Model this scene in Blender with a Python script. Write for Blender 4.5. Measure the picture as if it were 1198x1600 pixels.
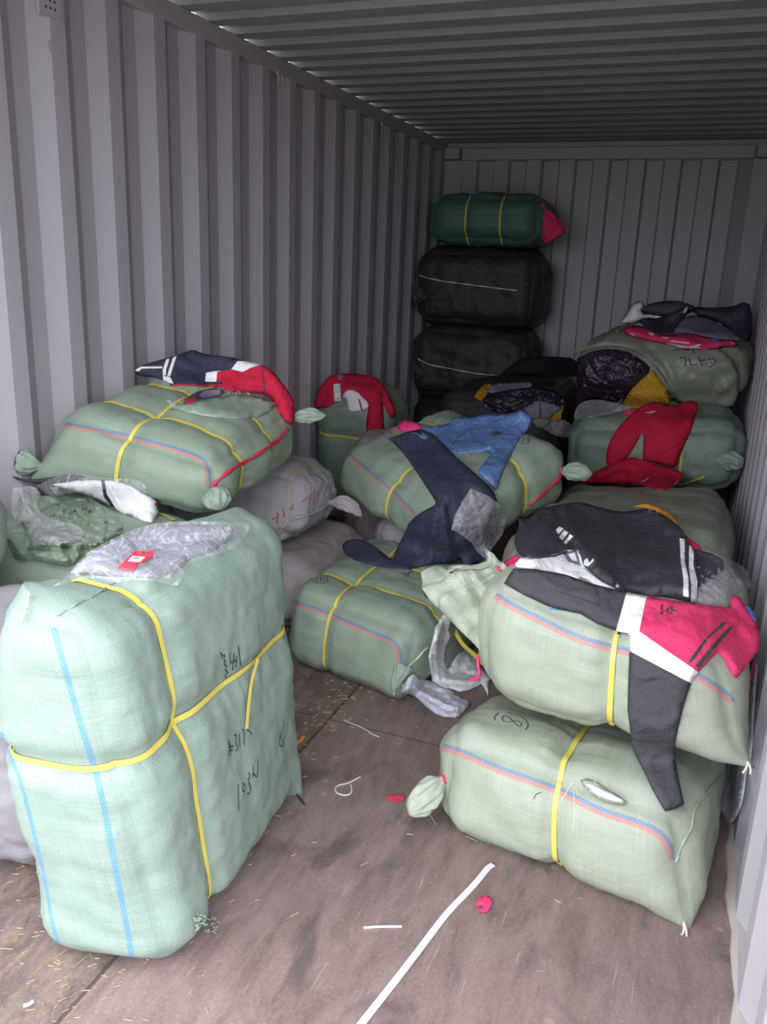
import bpy, bmesh, math, random
import numpy as np
from mathutils import Vector, Matrix
from mathutils.bvhtree import BVHTree
from mathutils.geometry import delaunay_2d_cdt

for o in list(bpy.data.objects): bpy.data.objects.remove(o)
scene = bpy.context.scene
col = scene.collection

# ---------------------------------------------------------------- camera, light, exposure
F, YAW, PITCH, ROLL = 1306.4, 0.3586, 0.2817, 0.0399
CAM = np.array([2.1124, -6.7411, 1.4577])
FITS = {"B1": [[1.2638, -5.5682, 0.0004], [1.1711, -4.7864, 0.0022], [0.9429, -5.6225, -0.0011], [0.9374, -4.7854, 0.0001], [1.1284, -5.638, 0.827], [1.1203, -4.815, 0.8053], [0.884, -5.637, 0.7992], [0.9322, -4.7618, 0.838]], "B2": [[0.3676, -4.1452, 0.0001], [1.2883, -4.2751, 0.0001], [0.4731, -3.3624, -0.0002], [1.4372, -3.4825, -0.0006], [0.3699, -4.1449, 0.313], [1.3325, -4.2671, 0.302], [0.4754, -3.362, 0.3113], [1.3947, -3.4973, 0.2949]], "B7": [[1.5981, -4.8828, -0.0029], [2.243, -4.9618, -0.0006], [1.6346, -4.372, -0.0043], [2.3183, -4.4169, 0.0075], [1.5856, -4.8478, 0.3011], [2.2036, -4.9432, 0.2784], [1.6088, -4.3841, 0.2188], [2.2883, -4.4301, 0.2722]], "B8": [[1.645, -4.7675, 0.3608], [2.2915, -4.8148, 0.3349], [1.6468, -4.3098, 0.37], [2.303, -4.3461, 0.3487], [1.6609, -4.7655, 0.7112], [2.2523, -4.8266, 0.6266], [1.6362, -4.3231, 0.6985], [2.3176, -4.3549, 0.6661]], "B4": [[0.0145, -4.5489, 0.7177], [0.6776, -4.4766, 0.6316], [0.0186, -3.8275, 0.7507], [0.6242, -3.8047, 0.6904], [0.0861, -4.5328, 0.9675], [0.7154, -4.5203, 0.8415], [0.0962, -3.8202, 1.0496], [0.6661, -3.834, 0.9444]], "B3": [[0.5643, -3.2575, 0.4366], [1.2408, -3.6945, 0.316], [0.958, -2.6964, 0.5536], [1.6274, -3.1154, 0.4992], [0.5977, -3.3167, 0.6791], [1.2541, -3.7535, 0.5832], [0.9494, -2.7653, 0.8418], [1.623, -3.1867, 0.7757]], "B5": [[0.0197, -3.8355, 0.3382], [0.6233, -3.8317, 0.3577], [0.0183, -3.3079, 0.3246], [0.6249, -3.2973, 0.3489], [0.0182, -3.8248, 0.636], [0.6444, -3.8075, 0.6651], [0.0168, -3.2972, 0.6162], [0.6179, -3.2936, 0.6276]], "B10": [[1.4813, -2.2452, 0.3703], [2.3512, -2.2213, 0.4229], [1.4564, -1.6431, 0.3956], [2.3331, -1.6148, 0.4557], [1.4557, -2.2696, 0.705], [2.3323, -2.2411, 0.7701], [1.4315, -1.6649, 0.7425], [2.3082, -1.6345, 0.8194]], "B11": [[1.4232, -1.7292, 0.701], [2.3283, -1.7944, 0.7835], [1.4812, -1.0955, 0.7842], [2.344, -1.166, 0.8382], [1.3928, -1.7717, 1.0852], [2.2968, -1.8405, 1.1386], [1.4841, -1.1348, 1.176], [2.322, -1.2086, 1.2278]]}   # measured corner points of the bales, metres
W, H, L = 2.352, 2.4196, 5.9            # container inner width, height, length (door opening at y=-L)

def cam_axes():
    cy, sy = math.cos(YAW), math.sin(YAW)
    f = np.array([-sy*math.cos(PITCH), cy*math.cos(PITCH), -math.sin(PITCH)])
    r = np.array([cy, sy, 0.]); u = np.cross(r, f)
    return r*math.cos(ROLL)+u*math.sin(ROLL), -r*math.sin(ROLL)+u*math.cos(ROLL), f
CR, CU, CF = cam_axes()
cam = bpy.data.cameras.new('camera'); camo = bpy.data.objects.new('camera', cam); col.objects.link(camo)
camo.matrix_world = Matrix([[CR[0], CU[0], -CF[0], CAM[0]], [CR[1], CU[1], -CF[1], CAM[1]], [CR[2], CU[2], -CF[2], CAM[2]], [0, 0, 0, 1]])
cam.sensor_fit = 'HORIZONTAL'; cam.sensor_width = 36; cam.lens = F*36/1198
cam.clip_start = 0.02
scene.camera = camo

scene.view_settings.view_transform = 'Standard'
scene.view_settings.look = 'None'
scene.view_settings.gamma = 1
scene.view_settings.use_curve_mapping = False
scene.view_settings.exposure = -0.06

world = bpy.data.worlds.new('overcast_sky'); scene.world = world; world.use_nodes = True
wn = world.node_tree; wn.nodes.clear()
tc = wn.nodes.new('ShaderNodeTexCoord'); sep = wn.nodes.new('ShaderNodeSeparateXYZ')
rmp = wn.nodes.new('ShaderNodeValToRGB'); bg = wn.nodes.new('ShaderNodeBackground'); wo = wn.nodes.new('ShaderNodeOutputWorld')
mr = wn.nodes.new('ShaderNodeMapRange'); mr.inputs['From Min'].default_value = -1; mr.inputs['From Max'].default_value = 1
wn.links.new(tc.outputs['Generated'], sep.inputs[0]); wn.links.new(sep.outputs['Z'], mr.inputs['Value'])
wn.links.new(mr.outputs['Result'], rmp.inputs[0]); wn.links.new(rmp.outputs[0], bg.inputs[0]); wn.links.new(bg.outputs[0], wo.inputs[0])
cr = rmp.color_ramp
cr.elements[0].position = 0.0; cr.elements[0].color = (.16, .15, .15, 1)
cr.elements[1].position = 1.0; cr.elements[1].color = (.95, .98, 1.05, 1)
e = cr.elements.new(.46); e.color = (.26, .25, .25, 1)
e = cr.elements.new(.54); e.color = (.80, .82, .90, 1)
bg.inputs[1].default_value = 6.0

# a sky portal across the open container doors: only guides sampling of the sky
pl = bpy.data.lights.new('door_opening', 'AREA'); pl.shape = 'RECTANGLE'; pl.size = W+.2; pl.size_y = H+.2
pl.cycles.is_portal = True
po = bpy.data.objects.new('door_opening', pl); col.objects.link(po)
po.location = (W/2, -L-.02, H/2); po.rotation_euler = (math.radians(-90), 0, math.radians(180))

# ---------------------------------------------------------------- helpers
rnd = random.Random(7)
def ray(q):
    d = CF + CR*(q[0]-599)/F - CU*(q[1]-800)/F
    return d/np.linalg.norm(d)
def on(q, ax, v):
    d = ray(q); return CAM + d*((v-CAM[ax])/d[ax])
def Zc(pts, ox, oy, s): return [(ox+a*s, oy+b*s) for a, b in pts]

_tab = np.random.RandomState(3).rand(64, 64, 64).astype(float)*2-1
def vnoise(P, freq=1., seed=0):
    P = np.asarray(P, float)*freq + seed*7.31
    i = np.floor(P).astype(int); f = P-i; f = f*f*(3-2*f); i &= 63; j = (i+1) & 63
    def T(a, b, c): return _tab[a, b, c]
    x0, y0, z0 = i.T; x1, y1, z1 = j.T; fx, fy, fz = f.T
    a = T(x0, y0, z0)*(1-fx)+T(x1, y0, z0)*fx; b = T(x0, y1, z0)*(1-fx)+T(x1, y1, z0)*fx
    c = T(x0, y0, z1)*(1-fx)+T(x1, y0, z1)*fx; d = T(x0, y1, z1)*(1-fx)+T(x1, y1, z1)*fx
    return (a*(1-fy)+b*fy)*(1-fz)+(c*(1-fy)+d*fy)*fz
def ridge(P, freq, seed=0):
    return 1-np.abs(vnoise(P, freq, seed))*2

def thing(name, label, cat, group=None, loc=(0, 0, 0)):
    o = bpy.data.objects.new(name, None); col.objects.link(o); o.location = loc
    o['label'] = label; o['category'] = cat
    if group: o['group'] = group
    o.empty_display_size = .1
    return o
def tag(o, label, cat, group=None, kind=None):
    o['label'] = label; o['category'] = cat
    if group: o['group'] = group
    if kind: o['kind'] = kind
    return o
def mkobj(name, verts, faces, mats, parent=None, fmat=None, smooth=True, loc=None):
    me = bpy.data.meshes.new(name)
    V = np.asarray(verts, float)
    base = np.array(parent.location) if parent is not None and parent.parent is None else (np.array(loc) if loc is not None else None)
    if parent is not None and parent.parent is not None:
        base = np.array(parent.location)+np.array(parent.parent.location)
    if base is None:
        base = np.array([(V[:, 0].min()+V[:, 0].max())/2, (V[:, 1].min()+V[:, 1].max())/2, V[:, 2].min()])
    me.from_pydata((V-base).tolist(), [], [list(map(int, f)) for f in faces])
    if not isinstance(mats, (list, tuple)): mats = [mats]
    for m in mats: me.materials.append(m)
    if fmat is not None: me.polygons.foreach_set('material_index', fmat)
    me.polygons.foreach_set('use_smooth', [smooth]*len(me.polygons))
    me.update()
    o = bpy.data.objects.new(name, me); col.objects.link(o)
    if parent is not None: o.parent = parent
    else: o.location = base
    return o
def struct(o):
    o['kind'] = 'structure'; return o

# ---------------------------------------------------------------- materials
def newmat(name):
    m = bpy.data.materials.new(name); m.use_nodes = True
    nt = m.node_tree; b = nt.nodes['Principled BSDF']; return m, nt, b
def N(nt, t, **kw):
    n = nt.nodes.new(t)
    for k, v in kw.items():
        if k in n.inputs: n.inputs[k].default_value = v
        else: setattr(n, k, v)
    return n
def mathn(nt, op, a, b=None, c=None):
    n = nt.nodes.new('ShaderNodeMath'); n.operation = op
    for i, v in enumerate((a, b, c)):
        if v is None: continue
        if isinstance(v, (int, float)): n.inputs[i].default_value = v
        else: nt.links.new(v, n.inputs[i])
    return n.outputs[0]
def mixc(nt, fac, a, b, mode='MIX'):
    n = nt.nodes.new('ShaderNodeMix'); n.data_type = 'RGBA'; n.blend_type = mode
    for i, v in ((0, fac), (6, a), (7, b)):
        if isinstance(v, (int, float)): n.inputs[i].default_value = v
        elif isinstance(v, tuple): n.inputs[i].default_value = (*v, 1) if len(v) == 3 else v
        else: nt.links.new(v, n.inputs[i])
    return n.outputs[2]
def noisen(nt, vec, scale, detail=3, rough=.5, dist=0):
    n = nt.nodes.new('ShaderNodeTexNoise'); n.inputs['Scale'].default_value = scale
    n.inputs['Detail'].default_value = detail; n.inputs['Roughness'].default_value = rough; n.inputs['Distortion'].default_value = dist
    if vec is not None: nt.links.new(vec, n.inputs['Vector'])
    return n.outputs['Fac']
def mapn(nt, vec, scale=(1, 1, 1), rot=(0, 0, 0), loc=(0, 0, 0)):
    n = nt.nodes.new('ShaderNodeMapping'); n.inputs['Scale'].default_value = scale
    n.inputs['Rotation'].default_value = rot; n.inputs['Location'].default_value = loc
    nt.links.new(vec, n.inputs['Vector']); return n.outputs[0]
def rampn(nt, fac, stops):
    n = nt.nodes.new('ShaderNodeValToRGB'); c = n.color_ramp
    c.elements[0].position = stops[0][0]; c.elements[0].color = (*stops[0][1], 1)
    c.elements[1].position = stops[-1][0]; c.elements[1].color = (*stops[-1][1], 1)
    for p_, k in stops[1:-1]:
        e = c.elements.new(p_); e.color = (*k, 1)
    nt.links.new(fac, n.inputs[0]); return n.outputs[0]
def bumpn(nt, b, h, strength=.5, dist=.01):
    n = nt.nodes.new('ShaderNodeBump'); n.inputs['Strength'].default_value = strength; n.inputs['Distance'].default_value = dist
    nt.links.new(h, n.inputs['Height']); nt.links.new(n.outputs[0], b.inputs['Normal'])

def plain(name, c, rough=.6, spec=.4, bump=None, sheen=0, var=.0):
    m, nt, b = newmat(name)
    b.inputs['Base Color'].default_value = (*c, 1); b.inputs['Roughness'].default_value = rough
    b.inputs['Specular IOR Level'].default_value = spec; b.inputs['Sheen Weight'].default_value = sheen*.0
    g = nt.nodes.new('ShaderNodeNewGeometry')
    if var:
        f = noisen(nt, g.outputs['Position'], 9, 4)
        k = mathn(nt, 'MULTIPLY_ADD', f, var*2, 1-var)
        cc = nt.nodes.new('ShaderNodeVectorMath'); cc.operation = 'SCALE'; cc.inputs[0].default_value = c
        nt.links.new(k, cc.inputs['Scale']); nt.links.new(cc.outputs[0], b.inputs['Base Color'])
    if bump:
        f = noisen(nt, g.outputs['Position'], bump[0], 4, .6)
        f2 = noisen(nt, g.outputs['Position'], bump[0]*.3, 2, .5, 1.5)
        f = mathn(nt, 'ADD', mathn(nt, 'MULTIPLY', f, .4), mathn(nt, 'MULTIPLY', f2, 1.6))
        bumpn(nt, b, f, bump[1]*1.5, bump[2])
    return m

def woven(name, c, stripes=0, rough=.42, weave=.0026, spec=.5, dirt=.12):
    """woven polypropylene sack cloth: tape weave from the UVs in metres, coloured edge threads from attribute st"""
    m, nt, b = newmat(name)
    uv = nt.nodes.new('ShaderNodeUVMap').outputs[0]
    s = nt.nodes.new('ShaderNodeSeparateXYZ'); nt.links.new(uv, s.inputs[0])
    k = math.pi/weave
    su = mathn(nt, 'SINE', mathn(nt, 'MULTIPLY', s.outputs[0], k)); sv = mathn(nt, 'SINE', mathn(nt, 'MULTIPLY', s.outputs[1], k))
    wv = mathn(nt, 'MULTIPLY', su, sv)
    # uneven tapes show as faint lines along both thread directions
    l1 = noisen(nt, mapn(nt, uv, (260, 4, 1)), 1, 2); l2 = noisen(nt, mapn(nt, uv, (4, 260, 1)), 1, 2)
    lines = mathn(nt, 'ADD', l1, l2)
    g = nt.nodes.new('ShaderNodeNewGeometry')
    big = noisen(nt, g.outputs['Position'], 5, 4)
    dk = tuple(x*.80 for x in c); lt = tuple(min(1, x*1.14+.01) for x in c)
    cc = mixc(nt, mathn(nt, 'MULTIPLY_ADD', lines, .9, -.4), dk, lt)
    fac = mathn(nt, 'MULTIPLY_ADD', wv, .5, .5)
    cc = mixc(nt, mathn(nt, 'MULTIPLY', fac, .28), cc, tuple(x*.62 for x in c))
    dm = rampn(nt, big, [(.45, (0, 0, 0)), (.75, (1, 1, 1))])
    cc = mixc(nt, mathn(nt, 'MULTIPLY', dm, dirt), cc, (.20, .17, .13))
    if stripes:
        a = nt.nodes.new('ShaderNodeAttribute'); a.attribute_name = 'st'
        q = nt.nodes.new('ShaderNodeSeparateXYZ'); nt.links.new(a.outputs['Vector'], q.inputs[0])
        sd, dd, mk = q.outputs
        hw = .0085
        def band(lo, hi):
            return mathn(nt, 'MULTIPLY', mathn(nt, 'GREATER_THAN', dd, lo), mathn(nt, 'LESS_THAN', dd, hi))
        ch = mathn(nt, 'SINE', mathn(nt, 'MULTIPLY', sd, 2*math.pi/.0075))
        ch2 = mathn(nt, 'SINE', mathn(nt, 'MULTIPLY', dd, 2*math.pi/.0065))
        dash = mathn(nt, 'GREATER_THAN', mathn(nt, 'MULTIPLY', ch, ch2), -.18)
        on_ = mathn(nt, 'MULTIPLY', dash, mathn(nt, 'GREATER_THAN', mk, .6))
        if stripes == 2:
            cc = mixc(nt, mathn(nt, 'MULTIPLY', mathn(nt, 'MULTIPLY', band(0, .010), on_), .85), cc, (.07, .17, .42))
            cc = mixc(nt, mathn(nt, 'MULTIPLY', mathn(nt, 'MULTIPLY', band(-.010, 0), on_), .8), cc, (.72, .12, .13))
        else:
            cc = mixc(nt, mathn(nt, 'MULTIPLY', mathn(nt, 'MULTIPLY', band(-.006, .006), on_), .85), cc, (.05, .25, .60))
    nt.links.new(cc, b.inputs['Base Color'])
    b.inputs['Roughness'].default_value = rough; b.inputs['Specular IOR Level'].default_value = spec
    wr = noisen(nt, mapn(nt, g.outputs['Position'], (1, 1, 1)), 26, 5, .6, .4)
    hh = mathn(nt, 'ADD', mathn(nt, 'MULTIPLY', wv, .09), mathn(nt, 'ADD', mathn(nt, 'MULTIPLY', wr, .9), mathn(nt, 'MULTIPLY', lines, .12)))
    bumpn(nt, b, hh, .55, .006)
    return m

def film(name, c=(.9, .9, .93), opac=.35, rough=.16, scale=30, bump=.9):
    """thin clear plastic: partly see-through, wrinkled, glossy"""
    m, nt, b = newmat(name)
    b.inputs['Base Color'].default_value = (*c, 1); b.inputs['Roughness'].default_value = rough; b.inputs['Specular IOR Level'].default_value = .7
    g = nt.nodes.new('ShaderNodeNewGeometry')
    n1 = noisen(nt, g.outputs['Position'], scale*.45, 2, .5, 1.6)
    bumpn(nt, b, n1, bump*.6, .02)
    n2 = noisen(nt, mapn(nt, g.outputs['Position'], (1, .6, .8)), scale*.4, 2, .5, 2.5)
    r_ = rampn(nt, n2, [(.46, (0, 0, 0)), (.5, (1, 1, 1)), (.54, (0, 0, 0))])
    al = mathn(nt, 'ADD', mathn(nt, 'MULTIPLY', r_, .25), opac)
    nt.links.new(al, b.inputs['Alpha'])
    return m

M = {}
M['green'] = woven('green_sack_cloth', (.29, .375, .28), 2)
M['green_blue'] = woven('mint_sack_cloth', (.275, .365, .31), 1, rough=.38)
M['sage'] = woven('pale_sage_sack_cloth', (.38, .43, .335), 2)
M['olive'] = woven('olive_sack_cloth', (.24, .27, .21), 0, dirt=.3)
M['moss'] = woven('moss_sack_cloth', (.23, .31, .24), 2)
M['teal'] = woven('dark_teal_sack_cloth', (.07, .17, .135), 0)
M['black_sack'] = woven('near_black_sack_cloth', (.028, .034, .033), 0, spec=.3)
M['greybag'] = woven('lilac_grey_sack_cloth', (.46, .43, .46), 0, rough=.5, weave=.0015)
M['bundle'] = woven('grey_bundle_wrap', (.30, .28, .31), 0, rough=.35, weave=.0015)
M['pinkbag'] = woven('dusty_rose_grey_sack_cloth', (.43, .37, .385), 0, rough=.55, weave=.0015)
M['strap'] = plain('yellow_strapping', (.72, .60, .12), .32, .5, var=.06)
M['strap_b'] = plain('beige_strapping', (.42, .37, .30), .45)
M['strap_w'] = plain('white_strapping', (.74, .70, .72), .4)
M['ink'] = plain('black_marker', (.05, .06, .06), .7, .1)
M['redink'] = plain('red_marker', (.45, .05, .08), .7, .1)
M['redstring'] = plain('red_cord', (.62, .03, .08), .5)
M['pinkstring'] = plain('pink_cord', (.85, .05, .18), .45)
M['cream'] = plain('cream_string', (.66, .64, .58), .6)
M['navy'] = plain('navy_jersey', (.038, .040, .070), .65, .35, (60, .35, .01), .3, .1)  # navy base lifted so the colour carries some lens haze
M['black'] = plain('black_jersey', (.050, .045, .056), .6, .4, (60, .35, .01), .3, .1)  # lens haze put into the colour: black base raised
M['charcoal'] = plain('charcoal_jersey', (.075, .070, .080), .9, .15, (60, .35, .01), .3, .1)
M['blue'] = plain('blue_shiny_jersey', (.11, .19, .40), .42, .5, (70, .4, .01), .2, .12)
M['white'] = plain('white_cotton', (.82, .82, .84), .8, .2, (50, .3, .01), .2)
M['red'] = plain('red_jersey', (.54, .018, .055), .8, .2, (60, .35, .01), .3, .08)
M['crimson'] = plain('crimson_jersey', (.72, .05, .15), .8, .2, (60, .3, .01), .3, .05)  # crimson paled, with the veil of haze put into the base colour
M['pink'] = plain('pink_cloth', (.85, .05, .22), .7)
M['blackcloth'] = plain('soot_black_cloth', (.016, .014, .022), .8, .2, (60, .3, .01), 0, .1)
M['greyshirt'] = plain('grey_jersey', (.23, .23, .27), .85, .2, (60, .4, .01), .3, .1)
M['orange'] = plain('orange_cloth', (.75, .30, .04), .7, .3, (50, .5, .01))
M['yellow'] = plain('mustard_cloth', (.50, .28, .03), .6, .3, (60, .9, .01))
M['blacksilk'] = plain('black_plastic_wrap', (.03, .018, .035), .22, .7, (30, 1.0, .02))
M['film'] = film('clear_plastic', opac=.14, rough=.12)
M['film_h'] = film('hazy_plastic', (.66, .65, .70), .38, .2, 30)
M['film_w'] = film('white_plastic_bag', (.93, .93, .95), .80, .28, 14, .5)
M['film_l'] = film('lilac_plastic_bag', (.70, .70, .80), .86, .35, 16, .7)
M['bluetag'] = plain('blue_tag', (.04, .25, .7), .5)
M['label'] = plain('white_card', (.8, .8, .8), .6)
M['redtag'] = plain('red_card', (.85, .06, .10), .4)
M['greyprint'] = plain('grey_print', (.18, .17, .24), .7)

# container paint
def paint(name, c, rough=.5, scr=.1):
    m, nt, b = newmat(name)
    g = nt.nodes.new('ShaderNodeNewGeometry'); P = g.outputs['Position']
    n1 = noisen(nt, mapn(nt, P, (3, 3, .7)), 1.5, 5, .6)
    cc = mixc(nt, n1, tuple(x*.93 for x in c), tuple(min(1, x*1.05) for x in c))
    sc = noisen(nt, mapn(nt, P, (6, 2, 40)), 4, 3, .6)
    cc = mixc(nt, mathn(nt, 'MULTIPLY', rampn(nt, sc, [(.66, (0, 0, 0)), (.72, (1, 1, 1))]), scr), cc, (.30, .26, .26))
    rs = noisen(nt, P, 14, 5, .7)
    cc = mixc(nt, mathn(nt, 'MULTIPLY', rampn(nt, rs, [(.74, (0, 0, 0)), (.80, (1, 1, 1))]), .5), cc, (.22, .12, .09))
    nt.links.new(cc, b.inputs['Base Color']); b.inputs['Roughness'].default_value = rough; b.inputs['Specular IOR Level'].default_value = .4
    return m
M['wall'] = paint('container_paint', (.45, .425, .455))
M['wall_b'] = paint('container_paint_end', (.43, .41, .43))
M['roof'] = paint('container_paint_roof', (.36, .35, .35))
def floor_mat():
    m, nt, b = newmat('worn_plywood')
    g = nt.nodes.new('ShaderNodeNewGeometry'); P = g.outputs['Position']
    sp = nt.nodes.new('ShaderNodeSeparateXYZ'); nt.links.new(P, sp.inputs[0]); X, Y, _ = sp.outputs
    n1 = noisen(nt, mapn(nt, P, (5, 1.6, 1)), 3, 8, .72, .5)
    cc = rampn(nt, n1, [(.25, (.135, .095, .085)), (.5, (.27, .20, .182)), (.8, (.40, .31, .285))])
    fine = noisen(nt, mapn(nt, P, (110, 22, 1)), 3, 4, .7)
    spk = noisen(nt, P, 130, 3, .7)
    cc = mixc(nt, mathn(nt, 'MULTIPLY', fine, .5), cc, (.10, .07, .062))
    cc = mixc(nt, mathn(nt, 'MULTIPLY', rampn(nt, spk, [(.56, (0, 0, 0)), (.70, (1, 1, 1))]), .35), cc, (.46, .37, .33))
    cc = mixc(nt, mathn(nt, 'MULTIPLY', rampn(nt, spk, [(.32, (1, 1, 1)), (.42, (0, 0, 0))]), .4), cc, (.09, .065, .06))
    # pale scratches, mostly slanting across the boards
    for rot, sc_, th in ((.5, (120, 5, 1), .70), (-.35, (120, 6, 1), .71), (1.2, (90, 5, 1), .73)):
        s1 = noisen(nt, mapn(nt, P, sc_, (0, 0, rot)), 1, 2, .5)
        k = noisen(nt, P, 3.5, 2)
        f_ = mathn(nt, 'MULTIPLY', rampn(nt, s1, [(th, (0, 0, 0)), (th+.04, (1, 1, 1))]), mathn(nt, 'MULTIPLY', k, .9))
        cc = mixc(nt, f_, cc, (.52, .42, .37))
    # oily dark stains
    s2 = noisen(nt, mapn(nt, P, (2.2, 1.2, 1), (0, 0, .2)), 2.4, 4, .6, .6)
    cc = mixc(nt, mathn(nt, 'MULTIPLY', rampn(nt, s2, [(.56, (0, 0, 0)), (.66, (1, 1, 1))]), .55), cc, (.07, .055, .055))
    # left sheet is dirtier, with straw dust swept towards the joint at x=1.1
    left = rampn(nt, X, [(.0, (1, 1, 1)), (1., (0, 0, 0))])
    lf = mathn(nt, 'LESS_THAN', X, 1.085)
    s3 = noisen(nt, mapn(nt, P, (3, 2, 1), (0, 0, .6)), 5, 5, .7, .8)
    cc = mixc(nt, mathn(nt, 'MULTIPLY', lf, mathn(nt, 'MULTIPLY', rampn(nt, s3, [(.35, (1, 1, 1)), (.65, (0, 0, 0))]), .6)), cc, (.06, .05, .045))
    near = mathn(nt, 'MULTIPLY', lf, mathn(nt, 'GREATER_THAN', X, .70))
    s4 = noisen(nt, mapn(nt, P, (10, 6, 1), (0, 0, .5)), 3, 6, .8, .5)
    cc = mixc(nt, mathn(nt, 'MULTIPLY', near, mathn(nt, 'MULTIPLY', rampn(nt, s4, [(.5, (0, 0, 0)), (.68, (1, 1, 1))]), .5)), cc, (.34, .26, .14))
    # board joints
    def line(v, at, w): return mathn(nt, 'LESS_THAN', mathn(nt, 'ABSOLUTE', mathn(nt, 'SUBTRACT', v, at)), w)
    j = mathn(nt, 'MAXIMUM', line(X, 1.088, .005), mathn(nt, 'MAXIMUM', line(Y, -2.9, .004), line(Y, -4.45, .0025)))
    cc = mixc(nt, mathn(nt, 'MULTIPLY', j, .8), cc, (.05, .04, .035))
    vo = nt.nodes.new('ShaderNodeTexVoronoi'); vo.inputs['Scale'].default_value = 4.2; nt.links.new(P, vo.inputs['Vector'])
    sp_ = rampn(nt, vo.outputs['Distance'], [(.035, (1, 1, 1)), (.05, (0, 0, 0))])
    cc = mixc(nt, mathn(nt, 'MULTIPLY', sp_, .35), cc, (.45, .38, .34))
    nt.links.new(cc, b.inputs['Base Color']); b.inputs['Roughness'].default_value = .62; b.inputs['Specular IOR Level'].default_value = .35
    bumpn(nt, b, mathn(nt, 'ADD', n1, mathn(nt, 'MULTIPLY', fine, .5)), .35, .006)
    return m
M['floor'] = floor_mat()
M['rust'] = paint('worn_floor_edge_steel', (.46, .42, .40), .6, .8)
M['steel'] = plain('galvanised_steel', (.5, .5, .52), .4, .6)

# ---------------------------------------------------------------- the container
def box(x0, x1, y0, y1, z0, z1):
    v = [(x, y, z) for z in (z0, z1) for y in (y0, y1) for x in (x0, x1)]
    f = [(0, 2, 3, 1), (4, 5, 7, 6), (0, 1, 5, 4), (2, 6, 7, 3), (1, 3, 7, 5), (0, 4, 6, 2)]
    return v, f
def merge(*parts):
    V, Fc = [], []
    for v, f in parts:
        n = len(V); V += list(map(tuple, v)); Fc += [tuple(i+n for i in q) for q in f]
    return V, Fc
def sheet(profile, a0, a1, axis, steps=1, thick=.0025, nrm=(0, 0, 0)):
    """corrugated steel: profile = list of 3D points, swept from a0 to a1 along axis; closed with a back skin"""
    V, Fc = [], []; n = len(profile)
    for off in (0, 1):
        for a in (a0, a1):
            for p_ in profile:
                q = [p_[k]+off*thick*nrm[k] for k in range(3)]; q[axis] = a; V.append(q)
    for i in range(n-1):
        Fc.append((i, i+1, n+i+1, n+i)); Fc.append((2*n+i, 3*n+i, 3*n+i+1, 2*n+i+1))
    for i in range(n-1):
        Fc.append((i, 2*n+i, 2*n+i+1, i+1)); Fc.append((n+i, n+i+1, 3*n+i+1, 3*n+i))
    Fc.append((0, n, 3*n, 2*n)); Fc.append((n-1, 3*n-1, 4*n-1, 2*n-1))
    return V, Fc
RAIL = .0745
def side_profile(xin, sgn):
    pts = []; y = -3.7033-.278*8
    while y < .03:
        for dy, dx in ((0, 0), (.068, .036), (.140, .036), (.208, 0)):
            if -L <= y+dy <= .03: pts.append((xin+sgn*dx, y+dy, 0))
        y += .278
    pts = [(xin, -L, 0)] + pts + [(xin, .06, 0)]
    return pts
v, f = sheet(side_profile(0, -1), 0, H-.02, 2, nrm=(-1, 0, 0)); struct(mkobj('wall_left', v, f, M['wall'], smooth=False))
v, f = sheet(side_profile(W, 1), 0, H-.02, 2, nrm=(1, 0, 0)); struct(mkobj('wall_right', v, f, M['wall'], smooth=False))
def bevbox(name, x0, x1, y0, y1, z0, z1, mat, bev=.006, parent=None):
    v, f = box(x0, x1, y0, y1, z0, z1); o = mkobj(name, v, f, mat, parent, smooth=False)
    m = o.modifiers.new('bevel', 'BEVEL'); m.width = bev; m.segments = 2; m.limit_method = 'ANGLE'
    return o
struct(bevbox('trim_1', -.05, .002, -L, .08, H-RAIL, H+.0, M['wall']))
struct(bevbox('trim_2', W-.002, W+.05, -L, .08, H-RAIL, H+.0, M['wall']))
# roof with shallow transverse corrugations
pts = []; y = -L
while y < -.12:
    for dy, dz in ((0, 0), (.085, 0), (.105, .022), (.189, .022)):
        if y+dy < -.1: pts.append((0, y+dy, H+dz))
    y += .209
pts.append((0, -.1, H)); pts.append((0, .08, H))
v, f = sheet(pts, -.05, W+.05, 0, nrm=(0, 0, 1)); struct(mkobj('ceiling', v, f, M['roof'], smooth=False))
# end wall
pts = []; x = .135
while x < W-.135:
    for dx, dy in ((0, 0), (.108, 0), (.124, .045), (.234, .045)):
        if x+dx <= W-.135: pts.append((x+dx, -.012+dy, 0))
    x += .25
pts.append((W-.135, .033, 0))
v, f = sheet(pts, 0, H-.1, 2, nrm=(0, 1, 0)); struct(mkobj('wall_back', v, f, M['wall_b'], smooth=False))
struct(bevbox('trim_3', .13, W-.13, -.045, .04, H-.125, H-.04, M['wall_b']))      # header beam
struct(bevbox('trim_4', -.04, .135, -.03, .08, 0, H-.125, M['wall_b']))             # corner posts
struct(bevbox('trim_5', W-.135, W+.04, -.03, .08, 0, H-.125, M['wall_b']))
struct(bevbox('trim_6', -.01, .115, -.06, .06, H-.12, H-.035, M['wall_b']))
struct(bevbox('trim_7', W-.115, W+.01, -.06, .06, H-.12, H-.035, M['wall_b']))
struct(bevbox('trim_8', -.05, W+.05, .005, .08, H-.13, H+.03, M['wall_b']))
v, f = box(-.06, W+.06, -L, .05, -.028, 0); fl = struct(mkobj('floor', v, f, M['floor'], smooth=False, loc=(0, 0, 0)))
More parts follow.
